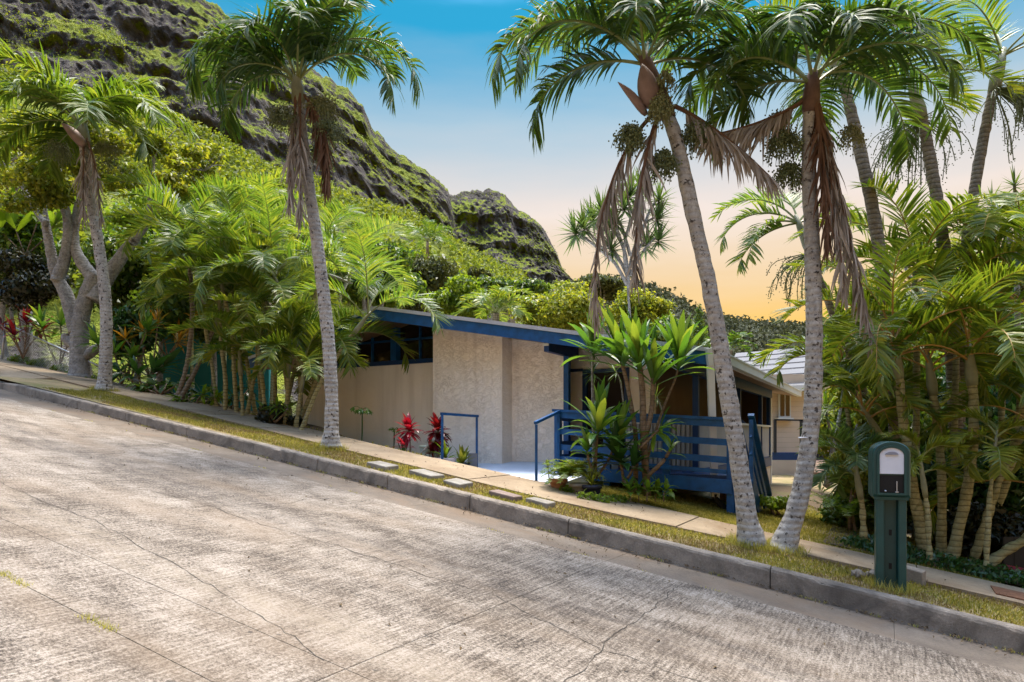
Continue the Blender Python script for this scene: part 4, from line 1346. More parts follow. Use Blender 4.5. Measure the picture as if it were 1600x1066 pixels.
nquad("garage_opening", npane(1208, 1300, 745, 800, 26.0), M['dark'], nb, .1)
nquad("door_panel", npane(1233, 1247, 742, 800, 25.8), M['slat'], nb, .08)
sr = nquad("lower_roof", [P(1255, 738, 23), P(1312, 738, 23), P(1306, 719, 25), P(1262, 719, 25)], M['brown_roof'], nb, .08)

th = empty("house", P(310, 640, 21), "teal painted house glimpsed between the palm stems on the left", "house")
nquad("wall", npane(255, 420, 500, 650, 21), M['teal'], th, .2)
nquad("roof", [P(240, 505, 20.5), P(430, 500, 20.5), P(430, 470, 26), P(260, 475, 26)], M['brown_roof'], th, .1)
tw = nquad("window", npane(290, 302, 585, 625, 20.9), M['white_metal'], th, .08)
nquad("pane", npane(292, 300, 588, 622, 20.88), M['glass'], tw, .02)
mb = MB(); mb.bar(P(285, 606, 20.4), P(330, 622, 20.4), .06, .06); mb.build("stair_rail", M['teal'], th)


# ------------------------------------------------------------------ mailbox on its post
def mailbox():
    b = ground_pix(1391, 917)
    t = empty("mailbox", b, "dark green plastic mailbox and post with white door on the verge", "mailbox")
    # local frame: x right, y depth (front towards the camera), turned a little to show its left side
    ca, sa = math.cos(R(-23)), math.sin(R(-23))
    k = 6.89 / F                                   # metres per photo pixel here

    def L(x, y, z): return Vector((b.x + ca * x - sa * y, b.y + sa * x + ca * y, b.z + z))

    def arch(w, z0, z1, n=14):
        r = w
        pts = [(-w, z0), (w, z0)]
        pts += [(r * math.cos(a), z1 - r * 0.72 + r * 0.72 * math.sin(a)) for a in [math.pi * i / n for i in range(n + 1)]]
        return pts

    def prism(prof, y0, y1, inset=0.0):
        mb = MB(); n = len(prof); cx = 0; cz = sum(p[1] for p in prof) / n
        pr2 = [(x * (1 - inset), cz + (z - cz) * (1 - inset)) for x, z in prof]
        rings = [(pr2, y0), (prof, y0 + 0.018), (prof, y1 - 0.018), (pr2, y1)] if inset else [(prof, y0), (prof, y1)]
        vs = [L(x, y, z) for pr, y in rings for x, z in pr]
        fs = []
        for r in range(len(rings) - 1):
            for i in range(n): fs.append((r * n + i, r * n + (i + 1) % n, (r + 1) * n + (i + 1) % n, (r + 1) * n + i))
        fs.append(tuple(range(n))[::-1]); e = (len(rings) - 1) * n; fs.append(tuple(range(e, e + n)))
        mb.add(vs, fs); return mb
    H = 228 * k
    zb = (917 - 775) * k
    # post: channel with two flanges and a set-back web
    hw = 0.135
    mb = MB()
    for x0, x1, y0, y1 in ((-hw, -hw + .075, -.09, .10), (hw - .075, hw, -.09, .10)):
        mb.hexa([L(x0, y0, -.1), L(x1, y0, -.1), L(x1, y1, -.1), L(x0, y1, -.1)], [L(x0, y0, zb), L(x1, y0, zb), L(x1, y1, zb), L(x0, y1, zb)])
    mb.hexa([L(-hw + .07, .0, -.1), L(hw - .07, .0, -.1), L(hw - .07, .06, -.1), L(-hw + .07, .06, -.1)], [L(-hw + .07, .0, zb), L(hw - .07, .0, zb), L(hw - .07, .06, zb), L(-hw + .07, .06, zb)])
    post = mb.build("post", M['green_plastic'], t)
    bm = post.modifiers.new("edge", 'BEVEL'); bm.width = 0.012; bm.segments = 2
    for z in (.18, .52):
        mb = MB(); mb.hexa([L(-.014, -.004, z), L(.014, -.004, z), L(.014, .004, z), L(-.014, .004, z)], [L(-.014, -.004, z + .06), L(.014, -.004, z + .06), L(.014, .004, z + .06), L(-.014, .004, z + .06)])
        mb.build("slot", M['black'], post)
    bw = 0.168
    box = prism([(x, z) for x, z in arch(bw, zb - .005, H)], -.11, .40, 0.07).build("box", M['green_plastic'], t, None, False)
    # raised rim, white door, dark newspaper opening
    z_open0, z_open1 = (917 - 768) * k, (917 - 741.5) * k
    z_d0, z_d1 = (917 - 739) * k, (917 - 699) * k
    fy = -.113
    rim_o = arch(0.128, z_open0 - .022, z_d1 + .024); rim_i = arch(0.108, z_open0 - .003, z_d1 + .004)
    mb = MB(); n = len(rim_o)
    vs = [L(x, fy - .028, z) for x, z in rim_o] + [L(x, fy - .028, z) for x, z in rim_i] + [L(x, fy, z) for x, z in rim_o] + [L(x, fy + .0, z) for x, z in rim_i]
    fs = []
    for i in range(n):
        j = (i + 1) % n
        fs += [(i, j, n + j, n + i), (2 * n + i, 2 * n + j, j, i), (n + i, n + j, 3 * n + j, 3 * n + i)]
    mb.add(vs, fs); mb.build("rim", M['green_plastic'], box)
    dprof = arch(0.106, z_d0, z_d1)
    dr = prism(dprof, fy - .016, fy - .001).build("door", M['white_plastic'], box)
    dr["label"] = "white arched mailbox door"
    # thin embossed outline and handle
    ip = arch(0.078, z_d0 + .02, z_d1 - .035); jp = arch(0.074, z_d0 + .024, z_d1 - .038); mb = MB(); n = len(ip)
    mb.add([L(x, fy - .0185, z) for x, z in ip] + [L(x, fy - .0185, z) for x, z in jp], [(i, (i + 1) % n, n + (i + 1) % n, n + i) for i in range(n)])
    mb.build("emboss", M['grey_plastic'], dr) if False else None
    hp = [(.058 * math.cos(a), z_d1 - .068 + .030 * math.sin(a)) for a in [math.pi * i / 10 for i in range(11)]]
    prism([(x, z) for x, z in hp], fy - .030, fy - .017).build("handle", M['grey_plastic'], dr)
    op = [(-.104, z_open0), (.104, z_open0), (.104, z_open1), (-.104, z_open1)]
    prism(op, fy - .006, fy - .001).build("opening", M['black'], box)
    mb = MB(); mb.tube([L(.045, fy - .016, z_open0 + .004), L(.045, fy - .016, z_open0 + .115)], .006, 6); mb.tube([L(.045, fy - .016, z_open0 + .002), L(.045, fy - .016, z_open0 + .014)], .018, 8)
    mb.build("latch", M['galv'], box)
    mb = MB(); mb.ball(L(-.055, fy - .016, z_open0 + .016), .012); mb.build("bolt", M['galv'], box)
    mb = MB(); mb.hexa([L(-bw + .02, -.10, zb - .03), L(bw - .02, -.10, zb - .03), L(bw - .02, .38, zb - .03), L(-bw + .02, .38, zb - .03)], [L(-bw + .01, -.105, zb), L(bw - .01, -.105, zb), L(bw - .01, .39, zb), L(-bw + .01, .39, zb)])
    mb.build("collar", M['green_plastic'], t)
    return b


mbx = mailbox()

# block and stones beside the mailbox, stepping stones on the verge
def sblock(name, label, cat, u, v, ls, lc, h, mat, group=None, rot=0.0, lift=0.03, seed=0):
    p = ground_pix(u, v); s, c = sc(p.x, p.y); rng = random.Random(seed)
    mb = MB(); q = [(-ls / 2, -lc / 2), (ls / 2, -lc / 2), (ls / 2, lc / 2), (-ls / 2, lc / 2)][::-1]
    ca, sa = math.cos(rot), math.sin(rot)
    def pt(a, b, z): return W(s + a * ca - b * sa, c + a * sa + b * ca, z)
    zz = lambda a: G(s + a) + .19
    j = [rng.uniform(-.008, .008) for _ in range(4)]
    mb.hexa([pt(a, b, zz(a) - .05) for a, b in q], [pt(a * .985, b * .985, zz(a) + lift + h + j[i]) for i, (a, b) in enumerate(q)])
    o = mb.build(name, mat, None, p)
    bm = o.modifiers.new("edge", 'BEVEL'); bm.width = 0.012; bm.segments = 2
    return tag(o, label, cat, group)


for i, (u, v, ls, lc, mat, lab) in enumerate((
        (598, 730.5, .36, .30, 'stone', "pale concrete stepping stone nearest the curved palm, uphill end of the row"),
        (667, 744, .40, .32, 'stone', "second stepping stone from the curved palm, tilted and pale grey"),
        (716, 758, .30, .30, 'stone', "small bright stepping stone in the middle of the row"),
        (790, 777, .40, .22, 'stone_brown', "brown brick stepping stone on the grass verge"),
        (845, 787.5, .32, .24, 'stone', "pale stepping stone at the downhill end of the row"))):
    sblock("stepping_stone", lab, "stepping stone", u, v, ls, lc, .02, M[mat], "stepping stones on the verge", 0.1 * math.sin(i * 7), .035, i)
sblock("concrete_block", "grey concrete block lying right behind the mailbox post", "concrete block", 1424, 906, .26, .14, .10, M['kerb'], None, .3)
mb = MB(); p = ground_pix(1357, 906)
rng = random.Random(3)
for k in range(5):
    q = p + Vector((rng.uniform(-.12, .1), rng.uniform(-.05, .08), .05)); r = rng.uniform(.035, .07)
    mb.ball(q, r)
for i, v in enumerate(mb.v): mb.v[i] = tuple(Vector(v) + Vector((mnoise.noise(Vector(v) * 20), mnoise.noise(Vector(v) * 23), mnoise.noise(Vector(v) * 29))) * .02)
tag(mb.build("rubble_heap", M['kerb'], None, p), "small heap of broken concrete at the left foot of the mailbox", "rubble")
mb = MB(); a = W(-5.3, 3.0, G(-5.3) + .28); b = W(-6.6, 2.55, G(-6.6) + .25)
mb.tube(curve_pts([a, a.lerp(b, .5) + Vector((0, 0, .05)), b], 10), .05, 10)
tag(mb.build("red_pipe", M['red_paint'], None, a), "dark red pipe lying under the areca palms at right edge", "pipe")

# ------------------------------------------------------------------ chain-link fence, left
fp = [P(8, 505, 19.2), P(165, 577, 17.3), P(262, 612, 16.2), P(330, 640, 15.4)]
fb = [P(2, 566, 19.2), P(165, 622, 17.3), P(262, 645, 16.2), P(330, 668, 15.4)]
fe = empty("fence", fb[0], "sagging chain-link fence with steel rail behind the pavement", "fence")
for a, b in zip(fp[:-1], fp[1:]):
    mb = MB(); mb.tube([a, b], .022, 7); mb.build("top_rail", M['galv'], fe, None, True)
for a, b in zip(fp, fb):
    mb = MB(); mb.tube([a + Vector((0, 0, .03)), b + Vector((0, 0, -.2))], .03, 8); mb.build("post", M['galv'], fe, None, True)
mb = MB()
for (a0, a1), (b0, b1) in zip(zip(fp[:-1], fp[1:]), zip(fb[:-1], fb[1:])):
    n = int((a1 - a0).length / .075)
    for k in range(n + 12):
        for sg in (1, -1):
            t0, t1 = (k - 12 if sg > 0 else k) / n, (k if sg > 0 else k - 12) / n
            ta, tb = 0.0, 1.0
            if t0 < 0: ta = (0 - t0) / (t1 - t0); 
            if t0 > 1: ta = (1 - t0) / (t1 - t0)
            if t1 > 1: tb = (1 - t0) / (t1 - t0)
            if t1 < 0: tb = (0 - t0) / (t1 - t0)
            f0, f1 = t0 + (t1 - t0) * ta, t0 + (t1 - t0) * tb
            p0 = a0.lerp(a1, f0).lerp(b0.lerp(b1, f0), ta); p1 = a0.lerp(a1, f1).lerp(b0.lerp(b1, f1), tb)
            if (p1 - p0).length > .02: mb.tube([p0, p1], .0035, 3, 0, False)
mb.build("wire_mesh", M['galv'], fe)


# ------------------------------------------------------------------ the four manila palms on the verge
def px_path(pts, y0, y1=None):
    y1 = y0 if y1 is None else y1
    n = len(pts) - 1
    return [P(u, v, y0 + (y1 - y0) * i / n) for i, (u, v) in enumerate(pts)]


# far left
yA = 15.0
trA = px_path([(162, 612), (166, 540), (164, 460), (152, 370), (140, 300), (131, 225)], yA)
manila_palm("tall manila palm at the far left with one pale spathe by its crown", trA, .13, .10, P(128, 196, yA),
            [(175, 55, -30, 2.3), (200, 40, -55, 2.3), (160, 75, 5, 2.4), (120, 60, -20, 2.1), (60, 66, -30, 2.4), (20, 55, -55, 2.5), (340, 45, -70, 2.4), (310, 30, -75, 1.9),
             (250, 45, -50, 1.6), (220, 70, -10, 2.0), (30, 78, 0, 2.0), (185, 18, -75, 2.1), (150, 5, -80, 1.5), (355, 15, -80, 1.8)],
            'lf_palm_pale', 11, deads=[(330, -50, -88, 2.0, 'lf_dead'), (300, -70, -90, 1.9, 'lf_dead')],
            fruits=[(P(92, 225, yA - .1), .33, 760, 'fruit'), (P(165, 225, yA + .2), .36, 700, 'flower'), (P(172, 250, yA), .28, 260, 'fruit')],
            spathes=[(P(132, 228, yA - .15), P(96, 192, yA - .25), .11)], group="manila palms along the verge", ll=.80, lw=.05)
# centre left, curved trunk
yB = 11.1
trB = px_path([(517, 700), (518, 620), (512, 520), (498, 400), (484, 300), (472, 210), (468, 160)], yB)
manila_palm("manila palm with spotted curved trunk in front of the left house wall", trB, .112, .085, P(464, 128, yB),
            [(5, 74, -84, 2.75, 1.0), (352, 52, -86, 2.2, 1.0), (30, 78, -60, 2.3), (100, 85, 30, 2.5), (70, 76, -30, 2.3), (172, 72, -75, 2.3, 1.05), (190, 60, -86, 2.15, 1.0), (160, 42, -88, 1.8, 1.0),
             (215, 62, -76, 2.0, 1.1), (250, 56, -70, 1.5), (290, 66, -60, 1.6), (140, 80, -20, 2.0), (320, 74, -50, 2.0), (45, 86, 20, 2.2), (205, 30, -88, 1.6, 1.0), (340, 84, -30, 2.2)],
            'lf_palm', 12, deads=[(290, -80, -84, 2.1, 'lf_dead'), (250, -82, -86, 1.9, 'lf_dead'), (335, -38, -95, 1.75, 'lf_dead_br'), (345, -45, -95, 1.6, 'lf_dead_br')],
            fruits=[(P(440, 170, yB - .15), .30, 800, 'fruit'), (P(505, 155, yB), .33, 800, 'flower'), (P(512, 190, yB - .15), .28, 760, 'fruit'), (P(500, 225, yB + .1), .24, 600, 'fruit')],
            group="manila palms along the verge", ll=.68, lw=.038)
# right pair
yC = 8.1
trC = px_path([(1174, 852), (1160, 757), (1138, 620), (1111, 461), (1089, 362), (1057, 222), (1043, 180)], yC)
manila_palm("left palm of the right-hand pair, trunk leaning left with hanging dead fronds", trC, .112, .075, P(1008, 95, yC),
            [(178, 52, -86, 2.35), (195, 36, -88, 2.1), (165, 20, -88, 1.75), (150, 62, -60, 2.2), (120, 70, -20, 2.0), (70, 70, -30, 1.9), (20, 60, -60, 1.9), (345, 50, -70, 1.7),
             (300, 55, -70, 1.3), (250, 50, -75, 1.3), (215, 58, -60, 1.9), (10, 25, -80, 1.6), (90, 85, 30, 1.8)],
            'lf_palm', 13, deads=[(182, -35, -96, 2.75, 'lf_dead'), (215, -55, -92, 2.2, 'lf_dead'), (345, -28, -50, 1.5, 'lf_dead')],
            fruits=[(P(985, 195, yC - .1), .21, 760, 'fruit'), (P(1030, 150, yC - .25), .18, 600, 'flower'), (P(1035, 235, yC - .1), .20, 760, 'fruit'), (P(1090, 190, yC), .22, 760, 'fruit'), (P(1040, 110, yC - .2), .15, 260, 'flower')],
            spathes=[(P(1018, 168, yC - .12), P(1003, 100, yC - .22), .12), (P(1010, 180, yC - .12), P(965, 128, yC - .2), .05)],
            shaft='brown', group="manila palms along the verge", ll=.64, lw=.033)
trD = px_path([(1222, 862), (1248, 780), (1268, 660), (1272, 500), (1268, 360), (1264, 250), (1266, 170)], yC, yC - .05)
manila_palm("right palm of the right-hand pair, trunk bending right from the shared base", trD, .112, .075, P(1270, 125, yC - .1),
            [(5, 42, -80, 2.3), (350, 55, -60, 2.2), (20, 30, -88, 2.1), (40, 62, -40, 2.0), (90, 75, 0, 1.9), (130, 60, -50, 1.9), (170, 58, -75, 1.8), (190, 40, -85, 1.6),
             (230, 55, -75, 1.5), (270, 50, -70, 1.2), (310, 55, -65, 1.4), (335, 30, -75, 1.7), (150, 25, -85, 1.5), (60, 30, -70, 1.7)],
            'lf_palm', 14, deads=[(345, -76, -80, 2.9, 'lf_dead'), (320, -80, -84, 2.4, 'lf_dead'), (180, -38, -8, 1.3, 'lf_dead'), (355, -82, -76, 2.5, 'lf_dead'), (290, -80, -86, 1.8, 'lf_dead_br')],
            fruits=[(P(1225, 205, yC), .24, 800, 'fruit'), (P(1235, 255, yC + .1), .22, 760, 'fruit'), (P(1330, 195, yC), .18, 300, 'flower'), (P(1215, 175, yC + .1), .2, 320, 'flower')],
            shaft='brown', group="manila palms along the verge", ll=.64, lw=.033)
mb = MB(); q = P(1262, 683, yC)
mb.tube([q + Vector((.098 * math.cos(a), .098 * math.sin(a), .01 * math.cos(a))) for a in [2 * math.pi * i / 14 for i in range(15)]], .008, 5)
tag(mb.build("cord", M['white_plastic'], None, q), "thin white cord tied round the right-leaning palm trunk", "cord")

# ------------------------------------------------------------------ tall slender palms behind the right clump
def tall_palm(label, pts, y, r, fronds, seed, leaf='lf_areca_dk', n_fl=3, ll=.5, sheath=True):
    tr = px_path(pts, y); rng = random.Random(seed)
    base = tr[0]
    t = empty("tall_palm", base, label, "palm tree", "tall slender palms behind the right clump")
    mb, cp = trunk_mesh(tr, r * 1.15, r * .85, .03, seed, 10, .10, .03)
    mb.build("trunk", M['trunk_ring'], t, None, True)
    top = cp[-1]; ax = (cp[-1] - cp[-6]).normalized()
    mb = MB(); mb.tube([top - ax * .05, top + ax * .15, top + ax * .45, top + ax * .7], [r * .95, r * 1.15, r * .9, r * .45], 10); mb.build("crownshaft", M['shaft'], t, None, True)
    for az, e0, e1, L in fronds:
        mb = MB(); frond_mesh(mb, top + ax * .55, az, e0, e1, L, rng, 42, ll, .032, rng.uniform(15, 35), rng.uniform(.1, .25), .2, .75, 1.3, .02, rng.uniform(-15, 15))
        mb.build("frond", [M[leaf], M['rachis']], t)
    for k in range(n_fl):
        a = rng.uniform(0, 6.28); mb = MB()
        for j in range(26):
            b = a + rng.gauss(0, .7); e = top + Vector((math.cos(b), math.sin(b), 0)) * rng.uniform(.3, .85) + Vector((0, 0, -rng.uniform(.2, 1.0)))
            path = curve_pts([top, top.lerp(e, .5) + Vector((math.cos(b), math.sin(b), .2)) * .2, e], 6)
            mb.tube(path, .008, 3, 0, False)
            for q in path[2:]:
                for _ in range(4): mb.ball(q + Vector((rng.gauss(0, .022), rng.gauss(0, .022), rng.gauss(0, .05))), .010)
        mb.build("flower_stalk", M['fruit'], t)


tall_palm("ringed slender palm whose trunk rises just right of the pair", [(1400, 830), (1398, 640), (1385, 480), (1366, 340), (1345, 240), (1326, 160), (1314, 120)], 10.2, .088,
          [(0, 40, -60, 1.9), (60, 60, -30, 2.0), (120, 60, -40, 1.9), (200, 40, -60, 1.7), (330, 30, -60, 1.5)], 21, n_fl=1)
tall_palm("slender palm with bare pale crownshaft third from the right edge", [(1500, 840), (1490, 600), (1478, 420), (1468, 340), (1455, 260), (1445, 205), (1440, 185)], 11.0, .09,
          [(180, 20, -45, 1.9), (160, 45, -50, 2.0), (200, 5, -50, 1.7), (20, 40, -60, 1.7), (100, 70, -10, 1.8), (340, 25, -60, 1.6)], 22)
tall_palm("slender dark palm leaning right beneath the top right corner", [(1490, 840), (1500, 600), (1508, 420), (1518, 330), (1532, 240), (1546, 170), (1553, 140)], 11.2, .088,
          [(180, 35, -60, 1.9), (150, 55, -50, 1.8), (0, 30, -50, 1.9), (330, 50, -40, 1.8), (60, 65, -20, 1.8), (210, 60, -40, 1.7), (300, 20, -70, 1.5)], 23, 'lf_areca')
tall_palm("thin palm leaning left behind the right-hand pair of palms", [(1385, 740), (1362, 650), (1335, 575), (1305, 500), (1282, 440), (1265, 395)], 11.8, .065,
          [(180, 30, -75, 1.6), (200, 5, -85, 1.5), (160, 55, -50, 1.6), (185, -10, -70, 1.4), (30, 50, -50, 1.6), (350, 20, -70, 1.4), (100, 70, -20, 1.5)], 24, 'lf_areca', 1, .45)


# ------------------------------------------------------------------ areca palm clumps
def areca(label, stems, seed, leaf='lf_areca', ll=.5, group="areca palm clumps", st='stem_areca', frr='rachis', L=1.7, nf=7, lw=.034, r=.045, el=(80, -60), azlim=None):
    rng = random.Random(seed); base = Vector(stems[0][0][0] if isinstance(stems[0], tuple) else stems[0][0])
    t = empty("areca_palm", base, label, "palm clump", group)
    for si, pts in enumerate(stems):
        k = 1.0
        if isinstance(pts, tuple) and isinstance(pts[1], (int, float)): pts, k = pts
        mb, cp = trunk_mesh(pts, r * k, r * .8 * k, .012, seed + si, 8, .13, .05, 36)
        mb.build("stem", M[st], t, None, True)
        top = cp[-1]; ax = (cp[-1] - cp[-6]).normalized()
        mb = MB(); mb.tube([top - ax * .02, top + ax * .12, top + ax * .4, top + ax * .55], [r * k * .95, r * k * 1.1, r * k * .7, r * k * .35], 8); mb.build("crownshaft", M['shaft'], t, None, True)
        off = rng.uniform(0, 360)
        for i in range(nf):
            az = off + i * 137.5 + rng.gauss(0, 12)
            q = i / max(1, nf - 1)
            e0 = el[0] - q * 52 + rng.gauss(0, 6); e1 = el[1] + (1 - q) * 62 + rng.gauss(0, 10)
            mb = MB(); frond_mesh(mb, top + ax * (.5 - .22 * q), az, e0, e1 - 25, L * k * rng.uniform(.8, 1.15), rng, 52, ll * k ** .5, lw, rng.uniform(20, 42), rng.uniform(.10, .26), .24, .72, 1.35, .016, rng.uniform(-20, 20))
            mb.build("frond", [M[leaf], M[frr]], t)
    return t


def stem(pts, y, dy=0.0):
    p = px_path(pts, y)
    b = p[0]; p[0] = Vector((b.x, b.y, min(b.z, gz(b.x, b.y) + .02)))
    return p


areca("dense areca palm clump beside the left end of the house wall", [
    stem([(455, 672), (448, 600), (436, 520), (425, 490)], 14.2), stem([(470, 676), (468, 580), (450, 490), (440, 460)], 14.0),
    stem([(430, 660), (428, 560), (412, 470), (395, 440)], 14.6), stem([(400, 655), (385, 560), (372, 480), (360, 450)], 14.8),
    stem([(462, 672), (492, 600), (520, 520), (518, 525)], 13.9), stem([(440, 664), (470, 540), (500, 440), (512, 430)], 14.5),
    stem([(410, 660), (400, 520), (390, 430), (380, 400)], 15.2), stem([(470, 676), (500, 600), (535, 545), (552, 522)], 13.0)], 31, 'lf_areca', .55, L=1.9, nf=6, lw=.03)
areca("young areca palm clump with yellow stems left of the dense clump", [
    stem([(352, 645), (352, 590), (346, 540), (344, 500)], 14.4), stem([(370, 652), (366, 580), (362, 520), (352, 470)], 14.3),
    stem([(385, 654), (395, 600), (402, 560), (408, 520)], 14.2), stem([(338, 640), (334, 590), (322, 520), (318, 480)], 14.9)], 32, 'lf_areca_dk', .5, L=1.6, nf=6, lw=.032)
areca("low areca palm shoots hiding the left end of the roof", [
    stem([(415, 662), (412, 620), (408, 580)], 13.6), stem([(445, 670), (448, 630), (450, 590)], 13.4), stem([(380, 655), (378, 620), (376, 585)], 13.9), stem([(462, 674), (466, 640), (470, 612)], 13.2)], 42, 'lf_areca_dk', .45, L=1.35, nf=7, lw=.03)
areca("leaning areca palm with brown trunk forked at its foot", [
    stem([(275, 622), (292, 570), (300, 500), (298, 440), (296, 400)], 15.0), stem([(280, 622), (305, 580), (322, 540), (338, 505)], 15.0)], 33, 'lf_areca', .55, st='trunk_ring', L=1.9, nf=7, r=.055, lw=.036)
areca("bright lime areca palm rising behind the left clumps", [
    stem([(350, 560), (352, 480), (352, 400)], 18), stem([(420, 560), (430, 480), (425, 420)], 18.5), stem([(300, 560), (300, 480), (306, 440)], 18)], 34, 'lf_areca', .65, L=2.2, nf=7, lw=.04, el=(86, -40))
areca("areca palm overhanging the clerestory window of the house", [
    stem([(525, 560), (530, 490), (535, 455)], 17.5), stem([(490, 560), (495, 470), (500, 415)], 18)], 35, 'lf_areca', .6, L=1.9, nf=7, lw=.036)

areca("big areca palm clump of pale ringed stems behind the mailbox", [
    (stem([(1447, 838), (1428, 770), (1415, 690), (1408, 620), (1404, 590)], 8.9), 1.25), (stem([(1470, 842), (1472, 760), (1466, 680), (1458, 615)], 9.1), 1.1),
    (stem([(1485, 860), (1510, 770), (1520, 690), (1521, 630), (1519, 600)], 8.7), 1.25), (stem([(1518, 872), (1545, 800), (1565, 740), (1590, 690)], 8.8), .95),
    (stem([(1475, 850), (1440, 790), (1400, 720), (1375, 680)], 9.6), .8)], 36, 'lf_areca_dk', .46, frr='rachis_or', L=1.35, nf=8, lw=.03, r=.055)
areca("areca palm stems leaning out past the right edge of the photo", [
    (stem([(1535, 878), (1570, 862), (1605, 840), (1640, 800)], 8.5), 1.2), (stem([(1530, 860), (1580, 720), (1600, 600), (1605, 520)], 9.6), 1.2),
    (stem([(1560, 850), (1590, 760), (1620, 640)], 10.0), 1.0)], 37, 'lf_areca_dk', .46, frr='rachis_or', L=1.5, nf=8, lw=.03, r=.055)
areca("tall areca palm filling the gap behind the pale ringed stems", [
    (stem([(1430, 800), (1432, 600), (1430, 480)], 10.5), 1.2), (stem([(1560, 800), (1565, 600), (1560, 470)], 10.6), 1.2), (stem([(1490, 800), (1492, 640), (1495, 540)], 10.2), 1.1),
    (stem([(1345, 790), (1330, 690), (1318, 600)], 11.5), .9), (stem([(1610, 800), (1610, 600), (1600, 450)], 10.4), 1.1)], 38, 'lf_areca_dk', .5, frr='rachis_or', L=1.65, nf=9, lw=.034)
areca("small drooping palm with silvery leaves left of the mailbox", [(stem([(1350, 826), (1348, 800), (1345, 778)], 9.0), .9)], 39, 'lf_spiky', .34, L=.85, nf=9, lw=.022)
areca("yellowing low palm shoot in front of the ringed stems", [(stem([(1452, 860), (1450, 810), (1446, 775)], 8.4), .7)], 40, 'lf_yellow', .3, L=.7, nf=5, lw=.022)
areca("yellow weeping palm shoot near the right edge", [(stem([(1540, 868), (1545, 800), (1550, 745)], 8.2), .7)], 41, 'lf_yellow', .34, L=.8, nf=9, lw=.02, el=(60, -90))

# ------------------------------------------------------------------ grey forked tree at left with yellow-green canopy
def grey_tree():
    y = 17.6
    base = P(126, 592, y)
    t = empty("broadleaf_tree", base, "old grey forked tree with yellow-green canopy behind the far left palm", "tree")
    limbs = [([(126, 592), (124, 540), (128, 490), (140, 450), (150, 428)], .235, .17), ([(120, 520), (104, 462), (88, 430), (78, 385), (68, 330), (62, 280)], .19, .07),
             ([(88, 440), (102, 400), (106, 350), (98, 300), (90, 255)], .16, .06), ([(150, 440), (128, 410), (116, 380), (120, 330), (132, 290)], .18, .07), ([(146, 470), (170, 430), (205, 380), (250, 320), (290, 262)], .22, .06),
             ([(200, 386), (228, 350), (236, 300), (240, 250)], .11, .04), ([(72, 350), (50, 320), (30, 280), (10, 255)], .09, .03), ([(104, 345), (90, 310), (70, 270)], .06, .03), ([(250, 320), (290, 300), (330, 290)], .06, .02), ([(128, 300), (160, 260), (180, 230)], .06, .02),
             ([(130, 560), (150, 545), (158, 540)], .14, .10), ([(120, 545), (104, 530), (102, 522)], .14, .09)]
    rng = random.Random(5)
    for i, (pts, a, b) in enumerate(limbs):
        q = px_path(pts, y, y + (rng.uniform(-.9, .9) if i not in (0, 10, 11) else 0))
        mb, _ = trunk_mesh(q, a, b, .12 if i == 0 else 0, i, 12, .2, .02, 40)
        mb.build("trunk" if i == 0 else "limb", M['bark_grey'], t, None, True)
    tips = [(62, 270), (92, 250), (132, 280), (290, 255), (240, 245), (10, 250), (70, 265), (330, 288), (180, 228), (40, 225), (110, 225), (215, 225), (270, 285), (20, 300), (150, 260), (300, 225), (0, 215), (255, 215), (200, 275), (55, 310), (320, 255)]
    bl = []
    for u, v in tips:
        c = P(u + rng.uniform(-10, 10), v + rng.uniform(-12, 12), y + rng.uniform(-1.2, 1.2)); r = rng.uniform(.36, .62)
        bl += lumps(c, (r * 1.3, r * 1.3, r * .75), 4, rng.randint(0, 9999), .7, (.45, .7))
    leaf_cloud("crown", bl, 15000, .13, M['lf_canopy'], t, None, 3, 1.9, .8, .3)
    rng2 = random.Random(8); mb = MB()
    for u, v in tips:
        for k in range(5):
            a = P(u, v + 12, y); e = P(u + rng2.uniform(-32, 32), v + rng2.uniform(-30, 18), y + rng2.uniform(-.6, .6))
            mb.tube(curve_pts([a, a.lerp(e, .5) + Vector((rng2.gauss(0, .1), 0, .08)), e], 5), [.022, .018, .015, .012, .009, .006], 4, 0, False)
    mb.build("twigs", M['bark_grey'], t)


grey_tree()

# ------------------------------------------------------------------ planting along the left fence
far_tree("yellow-green tree behind the far left palm", 40, 250, 24, 130, 70, M['lf_canopy'], 51, 9000, .16, "trees behind the left fence", 20)
far_tree("bright leafy tree over the left fence, right of the grey tree", 250, 350, 22, 100, 70, M['lf_lime'], 52, 8000, .17, "trees behind the left fence", 18)
far_tree("mid green tree at the left edge behind the dark shrub", 20, 390, 21.5, 90, 80, M['lf_mid'], 53, 7000, .2, "trees behind the left fence", 16)
far_tree("shaded green tree behind the young areca clump", 330, 470, 19.8, 110, 90, M['lf_mid'], 54, 8000, .18, "trees behind the left fence", 18)
far_tree("bushy green tree in the gap between grey tree and palms", 200, 440, 20, 80, 90, M['lf_mid'], 55, 7000, .17, "trees behind the left fence", 16)
far_tree("lime tree showing above the areca fronds at left", 400, 385, 24, 120, 60, M['lf_lime'], 56, 8000, .18, "trees behind the left fence", 18)
far_tree("green tree showing between the curved palm and the roof", 570, 430, 26, 80, 60, M['lf_mid'], 57, 7000, .2, "trees behind the left fence", 16)


def gp(u, y):
    x = (u - 800) / F * y
    return Vector((x, y, gz(x, y)))


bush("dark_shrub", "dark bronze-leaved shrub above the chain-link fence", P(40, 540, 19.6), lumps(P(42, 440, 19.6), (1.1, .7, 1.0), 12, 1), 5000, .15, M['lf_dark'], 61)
bush("dark_shrub", "deep green shrub at the foot of the grey tree", P(200, 590, 18), lumps(P(205, 520, 18), (.9, .6, .8), 12, 2), 4200, .16, M['lf_ti_dk'], 62)
rng = random.Random(77)


